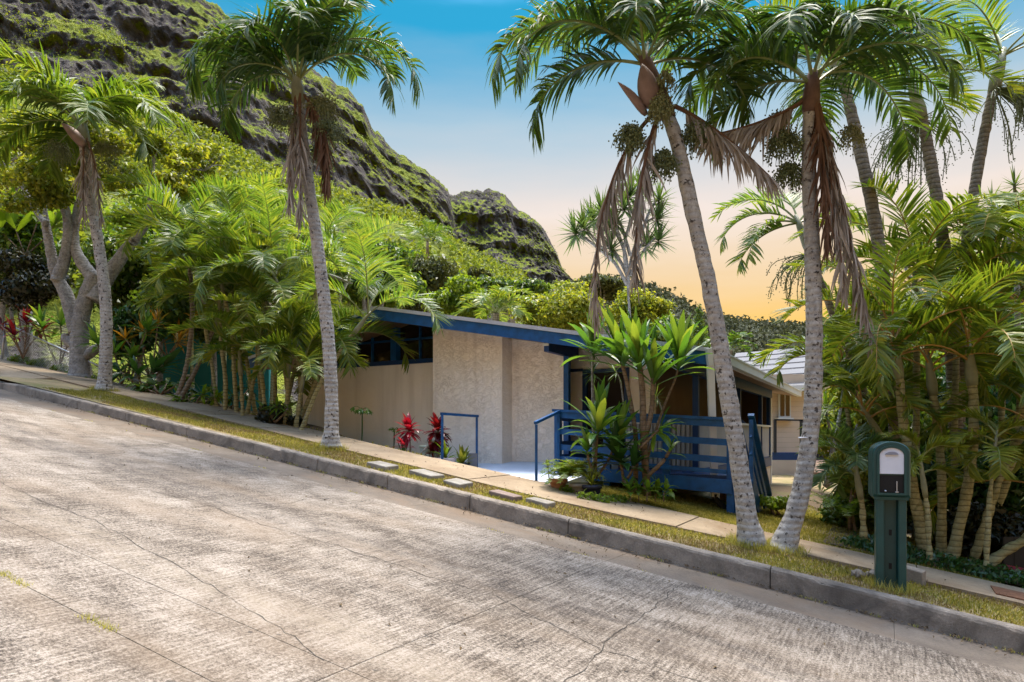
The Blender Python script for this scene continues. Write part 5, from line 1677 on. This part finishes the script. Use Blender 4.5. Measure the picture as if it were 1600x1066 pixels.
def ti(label, u, v, y, k, leaf, seed, Lw=(.42, .10), n=14, spread=26, h=40, name="ti_plant", up=(0, 85), droop=.22, bark='bark_brown', fall=0):
    r_ = random.Random(seed); b = P(u, v, y)
    canes = []
    for i in range(k):
        du = (i - (k - 1) / 2) * spread + r_.uniform(-6, 6); dv = r_.uniform(.5, 1.1) * h
        canes.append([b, b.lerp(P(u + du, v - dv, y + r_.uniform(-.3, .3)), .5) + Vector((r_.gauss(0, .04), 0, 0)), P(u + du, v - dv, y + r_.uniform(-.25, .25))])
    return cane_plant(name, label, "plant", b, canes, M[leaf], M[bark], seed, Lw, n, up, droop)


ti("magenta ti plant over the fence post at far left", 36, 560, 18.8, 4, 'lf_crimson', 71, (.5, .11), 16, 22, 60)
ti("green ti plant left of the grey tree's foot", 92, 575, 18.6, 3, 'lf_ti', 72, (.62, .14), 16, 22, 75)
ti("large green ti plants to the right of the grey tree", 190, 600, 17.0, 4, 'lf_ti', 73, (.6, .14), 14, 24, 80)
ti("broad-leaved green plant at the fence foot right of the palm", 222, 612, 16.4, 4, 'lf_ti_dk', 74, (.6, .16), 13, 26, 40)
ti("orange croton above the fence between grey tree and palms", 235, 590, 17.2, 4, 'lf_croton', 75, (.45, .07), 22, 26, 80)
ti("yellow croton behind the forked areca stem", 262, 560, 18.2, 4, 'lf_croton', 76, (.5, .09), 22, 26, 55)
ti("low pale green plant spilling at the pavement edge", 250, 618, 15.9, 4, 'lf_mid', 77, (.42, .12), 14, 20, 18, droop=.4)
ti("leafy ginger at the foot of the forked areca palm", 310, 636, 14.9, 4, 'lf_lime', 78, (.34, .08), 14, 22, 22, droop=.35)
ti("dark strap-leaved plant beneath the teal house wall", 355, 640, 15.4, 4, 'lf_ti_dk', 79, (.5, .09), 16, 24, 30)
ti("banana-like plant with big leaves at the left edge", 40, 400, 20.4, 4, 'lf_lime', 80, (1.5, .34), 8, 34, 60, 'banana_plant', (30, 80), .22)
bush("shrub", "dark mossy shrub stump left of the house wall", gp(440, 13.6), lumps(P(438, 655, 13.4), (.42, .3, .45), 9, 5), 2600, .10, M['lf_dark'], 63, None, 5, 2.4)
ti("lime fern sprouting from the dark shrub stump", 430, 660, 13.2, 3, 'lf_fern', 64, (.34, .05), 16, 16, 25)
bush("shrub", "trailing green weeds along the left pavement edge", gp(100, 18.4) + Vector((0, 0, .05)), [(tuple(P(u, v, y)), (.28, .16, .12)) for u, v, y in ((30, 562, 19), (60, 568, 18.7), (95, 577, 18.3), (118, 584, 18), (135, 590, 17.7), (150, 596, 17.4))], 1500, .09, M['lf_lime'], 65, None, 2)

# ------------------------------------------------------------------ trees behind the roof
far_tree("grey-green bushy tree behind the roof beside the palm fronds", 662, 447, 34, 62, 52, M['lf_olive'], 81, 8000, .22)
far_tree("bright lime shrub tree low behind the roof ridge", 720, 470, 30, 60, 34, M['lf_lime'], 82, 6000, .2)
far_tree("domed yellow-green tree behind the roof centre", 872, 482, 30, 78, 46, M['lf_canopy'], 83, 11000, .17, k=22)
far_tree("far olive tree rising behind the domed yellow-green tree", 940, 448, 46, 62, 26, M['lf_olive'], 84, 6000, .28)
far_tree("green tree behind the ti plants right of the dome", 1000, 488, 30, 62, 34, M['lf_canopy'], 85, 6000, .17)
far_tree("small green tree over the right roof corner", 1050, 520, 28, 45, 30, M['lf_mid'], 86, 4000, .17)
far_tree("green tree on the slope left of the domed tree", 800, 455, 60, 60, 26, M['lf_mid'], 87, 5000, .36)
far_tree("lime tree on the slope under the mountain cliff", 610, 420, 48, 55, 36, M['lf_lime'], 88, 6000, .32)
# separate crowns on the wooded slope under the cliff
_r = random.Random(404)
for i in range(26):
    u = _r.uniform(470, 800); lo = interp([(470, 330), (600, 365), (700, 410), (800, 452)], u)
    v = lo + _r.uniform(0, 1) * (475 - lo); y = 130 - (v - 330) * 0.55
    mt, ad = [('lf_deep', 'dark green'), ('lf_mid', 'mid green'), ('lf_olive', 'olive grey'), ('lf_canopy', 'yellow-green'), ('lf_deep', 'dark green'), ('lf_lime', 'lime green')][i % 6]
    far_tree(ad + " round-crowned tree on the wooded slope between cliff and roof", u, v, y, _r.uniform(14, 28), _r.uniform(9, 17), M[mt], 300 + i, 1300, .55, "trees on the slope below the cliff", 8, ground_z=P(u, v + 22, y).z)
# hedge of shaded trees behind the right clump
for i, (u, v, y, ru, rv, mt, lab) in enumerate((
        (1440, 510, 16, 110, 90, 'lf_mid', "dense green tree behind the right areca clump"), (1560, 480, 15.5, 110, 100, 'lf_lime', "dense green tree at the upper right edge"),
        (1420, 650, 14.5, 90, 120, 'lf_lime', "lime green tree low behind the ringed stems"), (1540, 680, 13.5, 110, 150, 'lf_ti_dk', "shaded dark tree behind the stems at right"),
        (1620, 600, 14, 90, 200, 'lf_ti_dk', "dark tree closing off the right edge"), (1340, 660, 17, 60, 90, 'lf_canopy', "yellow-green tree right of the leaning palm trunk"),
        (1330, 560, 22, 60, 60, 'lf_mid', "green tree above the neighbour's balcony"))):
    far_tree(lab, u, v, y, ru, rv, M[mt], 91 + i, 7000, .17, "trees behind the right clump", 18)
bush("croton_shrub", "bright yellow shrub right of the leaning palm pair", gp(1372, 11.2), lumps(P(1372, 655, 11.2), (.42, .4, .5), 10, 4), 1500, .16, M['lf_yellow'], 101, None, 3, 2.6)
bush("croton_shrub", "yellow-green shrub above the mailbox at left", gp(1335, 10.4), lumps(P(1330, 735, 10.4), (.4, .35, .35), 9, 6), 1600, .12, M['lf_yellow'], 102, None, 3, 2.6)
bush("shrub", "small bright green shrub at the stair foot", gp(1215, 10.9), lumps(P(1218, 785, 10.9), (.42, .3, .16), 8, 7), 1100, .09, M['lf_lime'], 103, None, 3)
# weeds at the foot of the areca clump
bush("shrub", "grassy weeds under the pale ringed palm stems", gp(1480, 8.3), [(tuple(W(s, c, G(s) + .26)), (.3, .25, .1)) for s, c in ((-4.1, 2.6), (-4.5, 2.6), (-4.9, 2.6), (-5.3, 2.55), (-5.7, 2.6), (-3.8, 2.8))], 1800, .09, M['lf_ti_dk'], 104, None, 2, 3.2)

for i, (u, v, y, lab, mt) in enumerate(((1400, 770, 10.6, "shaded shrub left of the ringed stems", 'lf_mid'), (1470, 760, 10.4, "shaded shrub behind the middle ringed stems", 'lf_ti_dk'), (1540, 760, 10.2, "shaded shrub behind the right ringed stems", 'lf_ti_dk'),
        (1600, 740, 10.0, "dark shrub at the right edge above the red pipe", 'lf_ti_dk'), (1440, 690, 11.2, "green shrub seen between the ringed stems", 'lf_mid'), (1340, 800, 11.0, "low green shrub behind the silvery palm", 'lf_mid'), (1500, 830, 9.6, "dark undergrowth at the foot of the ringed stems", 'lf_dark'), (1580, 830, 9.4, "dark undergrowth at the foot of the leaning stems", 'lf_dark'))):
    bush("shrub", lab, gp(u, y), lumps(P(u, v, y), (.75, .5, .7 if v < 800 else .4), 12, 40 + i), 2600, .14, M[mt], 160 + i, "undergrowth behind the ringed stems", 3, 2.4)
# small palm behind the roof
def small_palm(label, u, v, y, L, n, seed, leaf, ll, el=(75, -30), h=2.0, name="palm_tree", group=None):
    rng = random.Random(seed); c = P(u, v, y); b = c + Vector((0, 0, -h))
    t = empty(name, b, label, "palm tree", group)
    mb = MB(); mb.tube([b, c], [.16, .12], 9); mb.build("trunk", M['trunk_ring'], t, None, True)
    for i in range(n):
        q = i / (n - 1); mb = MB()
        frond_mesh(mb, c, i * 137.5 + seed, el[0] - q * 50, el[1] - q * 40, L * rng.uniform(.85, 1.1), rng, 36, ll, .06, 25, .2, .18, .7, 1.3, .03)
        mb.build("frond", [M[leaf], M['rachis']], t)


small_palm("palm crown showing above the middle of the house roof", 775, 490, 24, 1.75, 12, 9, 'lf_areca_dk', .5)
small_palm("distant palm peeping over the right roof corner", 1140, 545, 30, 1.4, 9, 4, 'lf_mid', .4)
small_palm("dark palm on the green slope under the cliff", 668, 378, 62, 3.2, 11, 8, 'lf_mid', .9)
t_ = empty("conifer_tree", P(1092, 560, 40), "small feathery conifer on the skyline right of the ti plants", "tree")
bl = [(tuple(P(1092 + random.uniform(-2, 2), 478 + k * 6, 40)), (.10 + k * .055, .10 + k * .055, .20)) for k in range(11)]
leaf_cloud("crown", bl, 2200, .16, M['lf_mid'], t_, None, 7, 3.0)
mb = MB(); mb.tube([P(1092, 600, 40), P(1092, 480, 40)], [.1, .02], 6); mb.build("trunk", M['bark_brown'], t_)
far_tree("dark tree at the foot of the small conifer", 1092, 560, 42, 34, 22, M['lf_mid'], 89, 2500, .28)

# ------------------------------------------------------------------ dracaena tree behind the roof
def spiky(label, y, stems, seed, Lw=(.42, .035), n=34, name="dracaena_tree", leaf='lf_spiky', r=.05, base=None, up=(-35, 85)):
    rng = random.Random(seed)
    b = base or P(stems[0][0][0], stems[0][0][1], y)
    t = empty(name, b, label, "tree")
    for pts in stems:
        tip = len(pts) > 1 and pts[-1] is True
        q = [p for p in pts if p is not True]
        pp = px_path(q, y, y + rng.uniform(-.5, .5)); mb = MB()
        mb.tube(curve_pts(pp, 12), [r * (1 - .045 * i) for i in range(13)], 7); mb.build("stem", M['bark_grey'], t, None, True)
        if tip:
            mb = MB(); rosette(mb, pp[-1], n, Lw[0], Lw[1], rng, up, .06, [.5, 1, .9, .6, .3, .02], .06, 0, (pp[-1] - pp[-2]).normalized() * .3 + Vector((0, 0, .7)))
            mb.build("leaf_rosette", M[leaf], t)
    return t


spiky("spiky dracaena tree standing on the skyline behind the roof", 18, [
    [(985, 600), (984, 500), (980, 440)], [(980, 445), (960, 410), (930, 375), (912, 352), True], [(980, 445), (978, 400), (965, 370), (948, 345), True], [(960, 410), (940, 392), (905, 365), (898, 360), True],
    [(980, 440), (990, 390), (1008, 350), (1028, 338), True], [(984, 450), (975, 390), (985, 340), (975, 320), True], [(990, 400), (1000, 360), (1005, 300), (1002, 290), True], [(985, 430), (1000, 400), (1020, 375), (1030, 372), True],
    [(978, 400), (960, 350), (940, 330), True], [(1000, 360), (980, 310), (985, 300), True], [(978, 420), (950, 385), (925, 340), True], [(990, 400), (1015, 330), (1030, 310), True], [(980, 430), (965, 400), (955, 385), True], [(990, 420), (1000, 385), (1010, 380), True], [(985, 400), (970, 350), (962, 345), True]], 111, (.62, .065), 52)
spiky("spiky dracaena in the foliage right of centre at the skyline", 14, [
    [(1460, 520), (1455, 430), (1432, 362), True], [(1460, 520), (1480, 440), (1495, 390), True], [(1458, 480), (1420, 430), (1410, 400), True]], 112, (.42, .035), 30)
spiky("spiky dracaena at the right edge of the photo", 12.5, [
    [(1590, 520), (1588, 380), (1585, 285), True], [(1590, 420), (1560, 340), (1550, 310), True], [(1590, 400), (1612, 330), (1620, 310), True], [(1590, 420), (1575, 360), (1568, 350), True]], 113, (.36, .03), 30)
spiky("spiky pandanus low behind the leaning thin palm", 14, [
    [(1290, 760), (1300, 700), (1290, 640), True], [(1290, 760), (1330, 700), (1345, 630), True], [(1290, 760), (1310, 660), (1320, 590), True], [(1290, 760), (1370, 700), (1375, 610), True]], 114, (.6, .05), 34, leaf='lf_mid')

# ------------------------------------------------------------------ tall ti plants by the deck
yT = 10.3
tb = P(1010, 770, yT)
cane_plant("ti_plant", "tall green ti plant with woody stems in front of the blue deck", "plant", tb, [
    (px_path([(1012, 775), (1006, 690), (1004, 610), (998, 565)], yT), dict(r=.052, Lw=(.82, .115), n=26, up=(22, 88), droop=.13)),
    (px_path([(1004, 700), (1018, 640), (1020, 590)], yT), dict(r=.04, Lw=(.76, .11), n=18, up=(25, 88), droop=.13)),
    (px_path([(992, 770), (994, 690), (982, 610), (970, 560)], yT + .1), dict(r=.036, Lw=(.82, .115), n=24, up=(22, 88), droop=.13)),
    (px_path([(1010, 720), (1032, 650), (1056, 590), (1060, 565)], yT + .15), dict(r=.02, Lw=(.78, .11), n=24, up=(18, 85), droop=.14)),
    (px_path([(1000, 700), (1020, 680), (1030, 672)], yT - .25), dict(r=.02, Lw=(.40, .085), n=12, up=(-30, 75), droop=.25)),
    (px_path([(1010, 745), (1035, 722), (1046, 705)], yT - .1), dict(r=.03, n=5, Lw=(.3, .06), up=(20, 70)))],
    M['lf_ti'], M['bark_brown'], 121, prof=[.3, .7, 1.0, 1.0, .75, .06], fold=.16)
cane_plant("ti_plant", "slim ti plant with pale cane by the entry post", "plant", P(928, 740, yT + .5), [
    (px_path([(928, 745), (926, 640), (925, 580), (926, 545)], yT + .5), dict(r=.017, Lw=(.62, .12), n=22, up=(5, 88), droop=.16))], M['lf_ti'], M['bark_grey'], 122, prof=[.3, .7, 1.0, 1.0, .75, .06], fold=.16)
cane_plant("dracaena_plant", "two-tier spiky dracaena on a thin cane by the doorway", "plant", P(926, 745, yT + .6), [
    (px_path([(929, 745), (928, 640), (926, 580)], yT + .6), dict(r=.017, Lw=(.26, .022), n=36, up=(-60, 80), droop=.05)),
    (px_path([(926, 580), (927, 565), (928, 550)], yT + .6), dict(r=.015, Lw=(.22, .020), n=30, up=(-40, 80), droop=.05)),
    (px_path([(975, 640), (970, 600), (962, 580)], yT + .7), dict(r=.012, Lw=(.24, .020), n=26, up=(-60, 60), droop=.05)),
    (px_path([(1040, 680), (1034, 640), (1026, 620)], yT + .6), dict(r=.012, Lw=(.26, .020), n=26, up=(-50, 60), droop=.05))], M['lf_spiky'], M['bark_grey'], 123)
cane_plant("ti_plant", "green ti plant in front of the deck's street corner post", "plant", P(930, 745, yT - .1), [
    (px_path([(930, 748), (932, 700), (934, 672)], yT - .1), dict(r=.022, Lw=(.68, .11), n=28, up=(0, 85), droop=.20)), (px_path([(930, 748), (950, 720), (962, 690)], yT), dict(r=.02, Lw=(.58, .10), n=24, up=(0, 80), droop=.2)),
    (px_path([(930, 748), (920, 720), (918, 705)], yT - .2), dict(r=.02, Lw=(.38, .08), n=14, up=(0, 80), droop=.2))], M['lf_ti'], M['bark_brown'], 124, prof=[.3, .7, 1.0, 1.0, .75, .06], fold=.16)
cane_plant("ti_plant", "dark green broad-leaved ti plant under the deck rail", "plant", P(975, 755, yT - .05), [
    (px_path([(975, 756), (972, 735), (968, 718)], yT - .05), dict(r=.022, Lw=(.56, .15), n=20, up=(0, 80), droop=.2)), (px_path([(975, 756), (985, 740), (990, 728)], yT - .15), dict(r=.02, Lw=(.4, .10), n=14, up=(0, 80), droop=.2))], M['lf_ti_dk'], M['bark_brown'], 125, prof=[.3, .7, 1.0, .9, .5, .02], fold=.12)
cane_plant("peace_lily", "low clump of broad green leaves at the ti plant's foot", "plant", P(1000, 782, yT - .4), [
    (px_path([(985 + k * 13, 784), (985 + k * 13, 774), (984 + k * 14, 766)], yT - .45 + .1 * (k % 2)), dict(r=.008, Lw=(.24, .085), n=10, up=(0, 70), droop=.3)) for k in range(5)], M['lf_fern'], M['bark_brown'], 126)


# ------------------------------------------------------------------ pots
def pot(name, label, p, prof, mat, n=20):
    mb = MB(); mb.lathe(p, prof, n)
    o = mb.build(name, mat, None, p, True)
    return tag(o, label, "pot")


def potprof(r0, r1, h, rim=.02):
    return [(0, 0), (r0, 0), (r0 + (r1 - r0) * .5, h * .5), (r1, h - .05), (r1 + rim, h - .05), (r1 + rim, h), (r1 - .015, h), (r1 - .03, h - .04), (0, h - .045)]


def sp(u, y, dz=0.0):
    x = (u - 800) / F * y; s, c = sc(x, y)
    return Vector((x, y, slabz(s, c) + .002 + dz))


pA = sp(673, 12.75); pot("plant_pot", "tall pale green glazed pot by the stucco block", pA, potprof(.15, .2, .46), M['pot_green'])
pB = sp(696, 12.35); pot("plant_pot", "wide grey pot behind the left handrail post", pB, potprof(.13, .18, .26), M['pot_grey'])
pC = sp(616, 13.4); pot("plant_pot", "small white pot against the shaded wall", pC, potprof(.1, .13, .2), M['pot_white'])
pD = sp(722, 12.6); pot("plant_pot", "low dark pot holding the yellow plant", pD, potprof(.1, .13, .13), M['pot_dark'])
pE = sp(683, 12.2); pot("plant_pot", "dark pot between the green pot and the grey pot", pE, potprof(.08, .1, .2), M['pot_dark'])
mb = MB(); q = sp(737, 12.95); mb.box(q.x - .07, q.x + .11, q.y - .08, q.y + .08, q.z, q.z + .24); mb.box(q.x - .08, q.x + .12, q.y - .09, q.y + .09, q.z + .241, q.z + .26)
tag(mb.build("planter_box", M['grey_plastic'], None, q), "square grey planter box between the handrail posts", "planter box")
TP = [.3, .75, 1.0, .85, .5, .02]
cane_plant("red_ti_plant", "pink-red ti plant on a bare cane in front of the grey wall", "plant", sp(636, 12.6), [
    (px_path([(640, 722), (641, 700), (639, 672)], 12.6), dict(r=.016, Lw=(.32, .105), n=36, up=(-45, 80), droop=.22)),
    (px_path([(650, 722), (636, 705), (632, 696)], 12.4), dict(r=.012, Lw=(.26, .06), n=16, up=(0, 60), droop=.12))], M['lf_red'], M['bark_grey'], 131, prof=TP, fold=.12)
cane_plant("red_ti_plant", "dark red ti plant beside the left handrail post", "plant", sp(682, 12.5), [
    (px_path([(655, 712), (668, 698), (680, 690)], 12.5), dict(r=.016, Lw=(.32, .11), n=26, up=(-40, 85), droop=.2)), (px_path([(684, 722), (686, 700), (684, 672)], 12.55), dict(r=.016, Lw=(.32, .11), n=30, up=(-40, 85), droop=.2)),
    (px_path([(684, 722), (680, 715), (676, 706)], 12.5), dict(r=.012, Lw=(.22, .06), n=12, up=(0, 60), droop=.15))], M['lf_crimson'], M['bark_grey'], 132, prof=TP, fold=.12)
cane_plant("bird_nest_plant", "yellow-green broad-leaved plant in the low dark pot", "plant", pD, [
    ([pD + Vector((0, 0, .05)), pD + Vector((0, 0, .09)), pD + Vector((0, 0, .12))], dict(r=.02, Lw=(.34, .085), n=22, up=(5, 85), droop=.14))], M['lf_yellow'], M['bark_brown'], 133, prof=TP)
cane_plant("lily_plant", "green lily in the wide grey pot by the handrail", "plant", pB, [
    ([pB + Vector((0, 0, .15)), pB + Vector((0, 0, .22)), pB + Vector((0, 0, .26))], dict(r=.02, Lw=(.36, .06), n=16, up=(5, 80), droop=.2))], M['lf_fern'], M['bark_brown'], 134, prof=TP)
cane_plant("lily_plant", "short green grass plant in the tall pale pot", "plant", pA, [
    ([pA + Vector((0, 0, .36)), pA + Vector((0, 0, .4)), pA + Vector((0, 0, .43))], dict(r=.02, Lw=(.2, .02), n=34, up=(10, 80), droop=.15))], M['lf_ti_dk'], M['bark_brown'], 135)
cane_plant("agave_plant", "dark spiky plant low against the shaded wall", "plant", sp(630, 13.3), [
    ([sp(630, 13.3), sp(630, 13.3, .08), sp(630, 13.3, .14)], dict(r=.03, Lw=(.42, .04), n=30, up=(0, 80), droop=.06))], M['lf_ti_dk'], M['bark_brown'], 136)


def papaya(label, u, v0, v1, y, L, seed, n=9):
    rng = random.Random(seed); a = P(u, v0, y); b = P(u + 2, v1, y)
    t = empty("papaya_plant", a, label, "plant")
    mb = MB(); mb.tube(curve_pts([a, a.lerp(b, .5) + Vector((.01, 0, 0)), b], 6), .014, 6); mb.build("stem", M['lf_ti_dk'], t, None, True)
    for i in range(n):
        az = i * 2.4; mb = MB(); d = Vector((math.cos(az), math.sin(az), rng.uniform(-.25, .6))).normalized()
        e = b + d * L * rng.uniform(.6, 1); mb.tube([b, b.lerp(e, .6) + Vector((0, 0, .03)), e], .004, 4, 0, False)
        for k in range(7):
            a2 = az + (k - 3) * .5; dd = Vector((math.cos(a2), math.sin(a2), -.75 + rng.gauss(0, .2))).normalized()
            mb.blade(e, dd, Vector((-math.sin(a2), math.cos(a2), 0)), L * .8 * rng.uniform(.8, 1.1), L * .22, .25, 4, [.2, .8, 1, .6, .05])
        mb.build("leaf", M['lf_ti'], t)


papaya("slender papaya seedling before the shaded house wall", 564, 715, 640, 13.2, .17, 141)
papaya("small papaya seedling in the white pot", 614, 712, 672, 13.4, .1, 142, 7)

# pots and ferns in front of the deck corner
yp = 10.35
pF = ground_pix(872, 763); pot("plant_pot", "clay pot beneath the fern at the slab corner", pF + Vector((0, 0, -.06)), potprof(.09, .13, .2), M['pot_clay'])
pG = ground_pix(906, 772); pot("plant_pot", "stone-coloured pot between the ferns", pG + Vector((0, 0, -.06)), potprof(.1, .14, .22), M['stone'])
pH = ground_pix(925, 777); pot("plant_pot", "dark pot under the spider plant", pH + Vector((0, 0, -.06)), potprof(.1, .13, .24), M['pot_dark'])


def fern(label, p, L, n, seed, leaf='lf_fern', ll=.09):
    rng = random.Random(seed); t = empty("fern", p, label, "plant")
    for i in range(n):
        q = i / n; mb = MB(); frond_mesh(mb, p + Vector((0, 0, .02)), i * 137.5, 80 - 55 * q, -10 - 50 * q, L * rng.uniform(.8, 1.1), rng, 20, ll, .02, 8, .1, .12, .35, 1.3, .004)
        mb.build("frond", [M[leaf], M['rachis']], t)


fern("feathery fern spilling from the clay pot", P(884, 750, 10.2), .50, 22, 151, 'lf_fern', .12)
fern("upright yellow-green fern behind the stone-coloured pot", P(903, 748, 10.2), .50, 22, 152, 'lf_yellow', .11)
cane_plant("spider_plant", "pale spider plant arching over the dark pot", "plant", pH + Vector((0, 0, .2)), [
    ([pH + Vector((0, 0, .1)), pH + Vector((0, 0, .15)), pH + Vector((0, 0, .18))], dict(r=.02, Lw=(.34, .022), n=44, up=(0, 80), droop=.22))], M['lf_yellow'], M['bark_brown'], 153)
cane_plant("variegated_plant", "small variegated plant by the handrail foot", "plant", P(858, 752, 10.5), [
    (px_path([(858, 752), (857, 738), (856, 728)], 10.5), dict(r=.008, Lw=(.12, .05), n=18, up=(-10, 80), droop=.2))], M['lf_spiky'], M['bark_brown'], 154)
bush("shrub", "low ground-cover weeds in front of the pots", ground_pix(930, 785), [(tuple(ground_pix(u, v) + Vector((0, 0, .05))), (.16, .10, .07)) for u, v in ((892, 770), (918, 782), (942, 786), (965, 786), (1040, 782))], 600, .06, M['lf_fern'], 155, None, 1)
fern("tall light green fern beside the lawn's far edge", P(1300, 800, 10.8), .8, 12, 156, 'lf_fern', .14)
fern("second green fern at the lawn's right end", P(1325, 812, 10.2), .6, 12, 157, 'lf_fern', .12)
# garden stake lamp
mb = MB(); q = ground_pix(984, 782); mb.tube([q, q + Vector((.03, 0, .2)), q + Vector((.09, 0, .3))], .008, 6)
gl = tag(mb.build("garden_lamp", M['black'], None, q), "thin black garden stake lamp at the lawn edge", "garden lamp")
mb = MB(); mb.lathe(q + Vector((.09, 0, .29)), [(0, .05), (.03, .04), (.035, 0), (0, 0)], 10); mb.build("lamp_head", M['black'], gl)
# dark fence far right
fe2 = empty("fence", P(1590, 890, 8.9), "dark board fence behind the stems at the right edge", "fence")
for k in range(5):
    mb = MB(); a = P(1568 + k * 17, 905, 8.9); mb.box(a.x, a.x + .135, a.y, a.y + .03, a.z - .4, a.z + .55); mb.build("board", M['darkfence'], fe2)

# ------------------------------------------------------------------ grass
def grass(name, label, n, region, size, mat, seed, keep=None, tilt=.5):
    rng = np.random.default_rng(seed)
    s = rng.uniform(region[0], region[1], n); q = rng.uniform(0, 1, n)
    c0 = np.array([region[2](x) for x in s]); c1 = np.array([region[3](x) for x in s])
    c = c0 + (c1 - c0) * q
    if keep is not None:
        k = np.array([keep(a, b) for a, b in zip(s, c)]); k = rng.random(n) < k
        s, c = s[k], c[k]; n = len(s)
    x = DX * s + NX * c; y = 8.4 + DY * s + NY * c
    z = np.array([gz(a, b) for a, b in zip(x, y)]) - .012
    base = np.stack([x, y, z], 1)
    az = rng.uniform(0, 2 * np.pi, n); h = size * rng.uniform(.5, 1.4, n)
    t = rng.normal(0, tilt, n)
    lean = np.stack([np.cos(az) * t, np.sin(az) * t, np.ones(n)], 1); lean /= np.linalg.norm(lean, axis=1, keepdims=True)
    sd = np.stack([-np.sin(az), np.cos(az), np.zeros(n)], 1) * (size * .085 * rng.uniform(.7, 1.3, n))[:, None]
    mid = base + lean * (h * .55)[:, None]
    tip = mid + (lean + np.stack([np.cos(az) * .6, np.sin(az) * .6, np.full(n, -.2)], 1)) * (h * .4)[:, None]
    v = np.stack([base - sd, base + sd, mid + sd * .8, tip, mid - sd * .8], 1).reshape(-1, 3)
    f = np.arange(n * 5).reshape(-1, 5)
    o = mk(name, v, f, mat)
    return tag(o, label, "grass", None, "stuff")


def patch(s, c): return 0.12 + 0.88 * sstep(-.25, .2, mnoise.noise(Vector((s * 1.1, c * 2.0, 3))))


grass("verge_grass", "short sunlit grass on the strip between kerb and pavement", 42000, (-6.4, 11, lambda s: .17, lambda s: walk_front(s) + .02), .045, M['grass'], 1, patch)
grass("verge_dry_grass", "dry brown grass blades in the verge strip", 36000, (-6.4, 9, lambda s: .18, lambda s: walk_front(s)), .04, M['dry'], 2, lambda s, c: 1.1 - patch(s, c), .9)
grass("lawn_grass", "lawn grass sloping between pavement and deck", 95000, (-5.2, 0.5, lambda s: walk_back(s) - .01, lambda s: 4.4 + (3.0 * sstep(-1.8, -2.6, s))), .045, M['grass'], 3, lambda s, c: .4 + .6 * patch(s, c))
grass("joint_grass", "tufts of grass growing along the paving edge", 3000, (3, 12, lambda s: walk_back(s), lambda s: walk_back(s) + .12), .07, M['grass'], 4, patch)


def tufts():
    rng = np.random.default_rng(12); B = []
    for q, r, k in ((trA[0], .24, 700), (trB[0], .22, 800), (trC[0], .24, 1000), (trD[0], .24, 1000), (mbx, .2, 500)):
        a = rng.uniform(0, 6.28, k); d = r * rng.uniform(.6, 1.25, k)
        x = q[0] + np.cos(a) * d; y = q[1] + np.sin(a) * d
        B.append(np.array([(xx, yy, G(sc(xx, yy)[0]) + .175) for xx, yy in zip(x, y)]))
    base = np.concatenate(B); n = len(base)
    az = rng.uniform(0, 6.28, n); h = rng.uniform(.03, .13, n)
    d = np.stack([np.cos(az) * .6, np.sin(az) * .6, np.ones(n)], 1); sd = np.stack([-np.sin(az), np.cos(az), np.zeros(n)], 1) * .004
    v = np.stack([base - sd, base + sd, base + d * h[:, None]], 1).reshape(-1, 3)
    tag(mk("trunk_grass", v, np.arange(n * 3).reshape(-1, 3), M['grass']), "longer grass left around the palm trunks and the mailbox post", "grass", None, "stuff")


tufts()


def joint_moss():
    rng = np.random.default_rng(9); n = 5200
    s = rng.uniform(-1.5, 3.6, n); k = np.array([mnoise.noise(Vector((q * 2.3, 5, 1))) for q in s]); s = s[k > .12]
    c = -5.16 + rng.normal(0, .018, len(s))
    s2 = rng.uniform(-6, 9, 2600); k = np.array([mnoise.noise(Vector((q * 2.9, 9, 1))) for q in s2]); s2 = s2[k > .22]; c2 = -.715 + rng.normal(0, .012, len(s2))
    s3 = rng.uniform(-6, 9, 2600); k = np.array([mnoise.noise(Vector((q * 3.1, 2, 1))) for q in s3]); s3 = s3[k > .1]; c3 = -.02 + rng.normal(0, .02, len(s3))
    s = np.concatenate([s, s2, s3]); c = np.concatenate([c, c2, c3]); n = len(s)
    base = np.array([tuple(W(a, b, road_z(a, b) - .015)) for a, b in zip(s, c)])
    az = rng.uniform(0, 6.28, n); h = rng.uniform(.015, .04, n)
    d = np.stack([np.cos(az) * .8, np.sin(az) * .8, np.ones(n)], 1); sd = np.stack([-np.sin(az), np.cos(az), np.zeros(n)], 1) * .0035
    v = np.stack([base - sd, base + sd, base + d * h[:, None]], 1).reshape(-1, 3)
    tag(mk("joint_weeds", v, np.arange(n * 3).reshape(-1, 3), M['grass']), "yellow-green weeds growing in the road joints", "weeds", None, "stuff")


joint_moss()


def litter():
    rng = np.random.default_rng(4)
    S, C, Z = [], [], []
    for k, (s0, s1, c0, c1) in ((420, (-6, 11, -.30, -.02)), (260, (-6, 8, .2, 2.1)), (120, (-5, 6, -4, -.7)), (50, (-1.9, -.6, -.8, -.15)), (500, (-6, 9, -.07, -.01))):
        S.append(rng.uniform(s0, s1, k)); C.append(rng.uniform(c0, c1, k))
    s = np.concatenate(S); c = np.concatenate(C)
    pts = np.array([tuple(W(a, b, (road_z(a, b) if b < 0 else G(a) + .215) + .006)) for a, b in zip(s, c)])
    nr = rng.normal(size=pts.shape) * .25 + np.array([0, 0, 1]); nr /= np.linalg.norm(nr, axis=1, keepdims=True)
    v, f = leaf_quads(pts, nr, .042, rng, 2.6)
    tag(mk("leaf_litter", v, f, M['lf_litter']), "scattered dry leaf litter in the gutter and on the pavement", "leaf litter", None, "stuff")


litter()
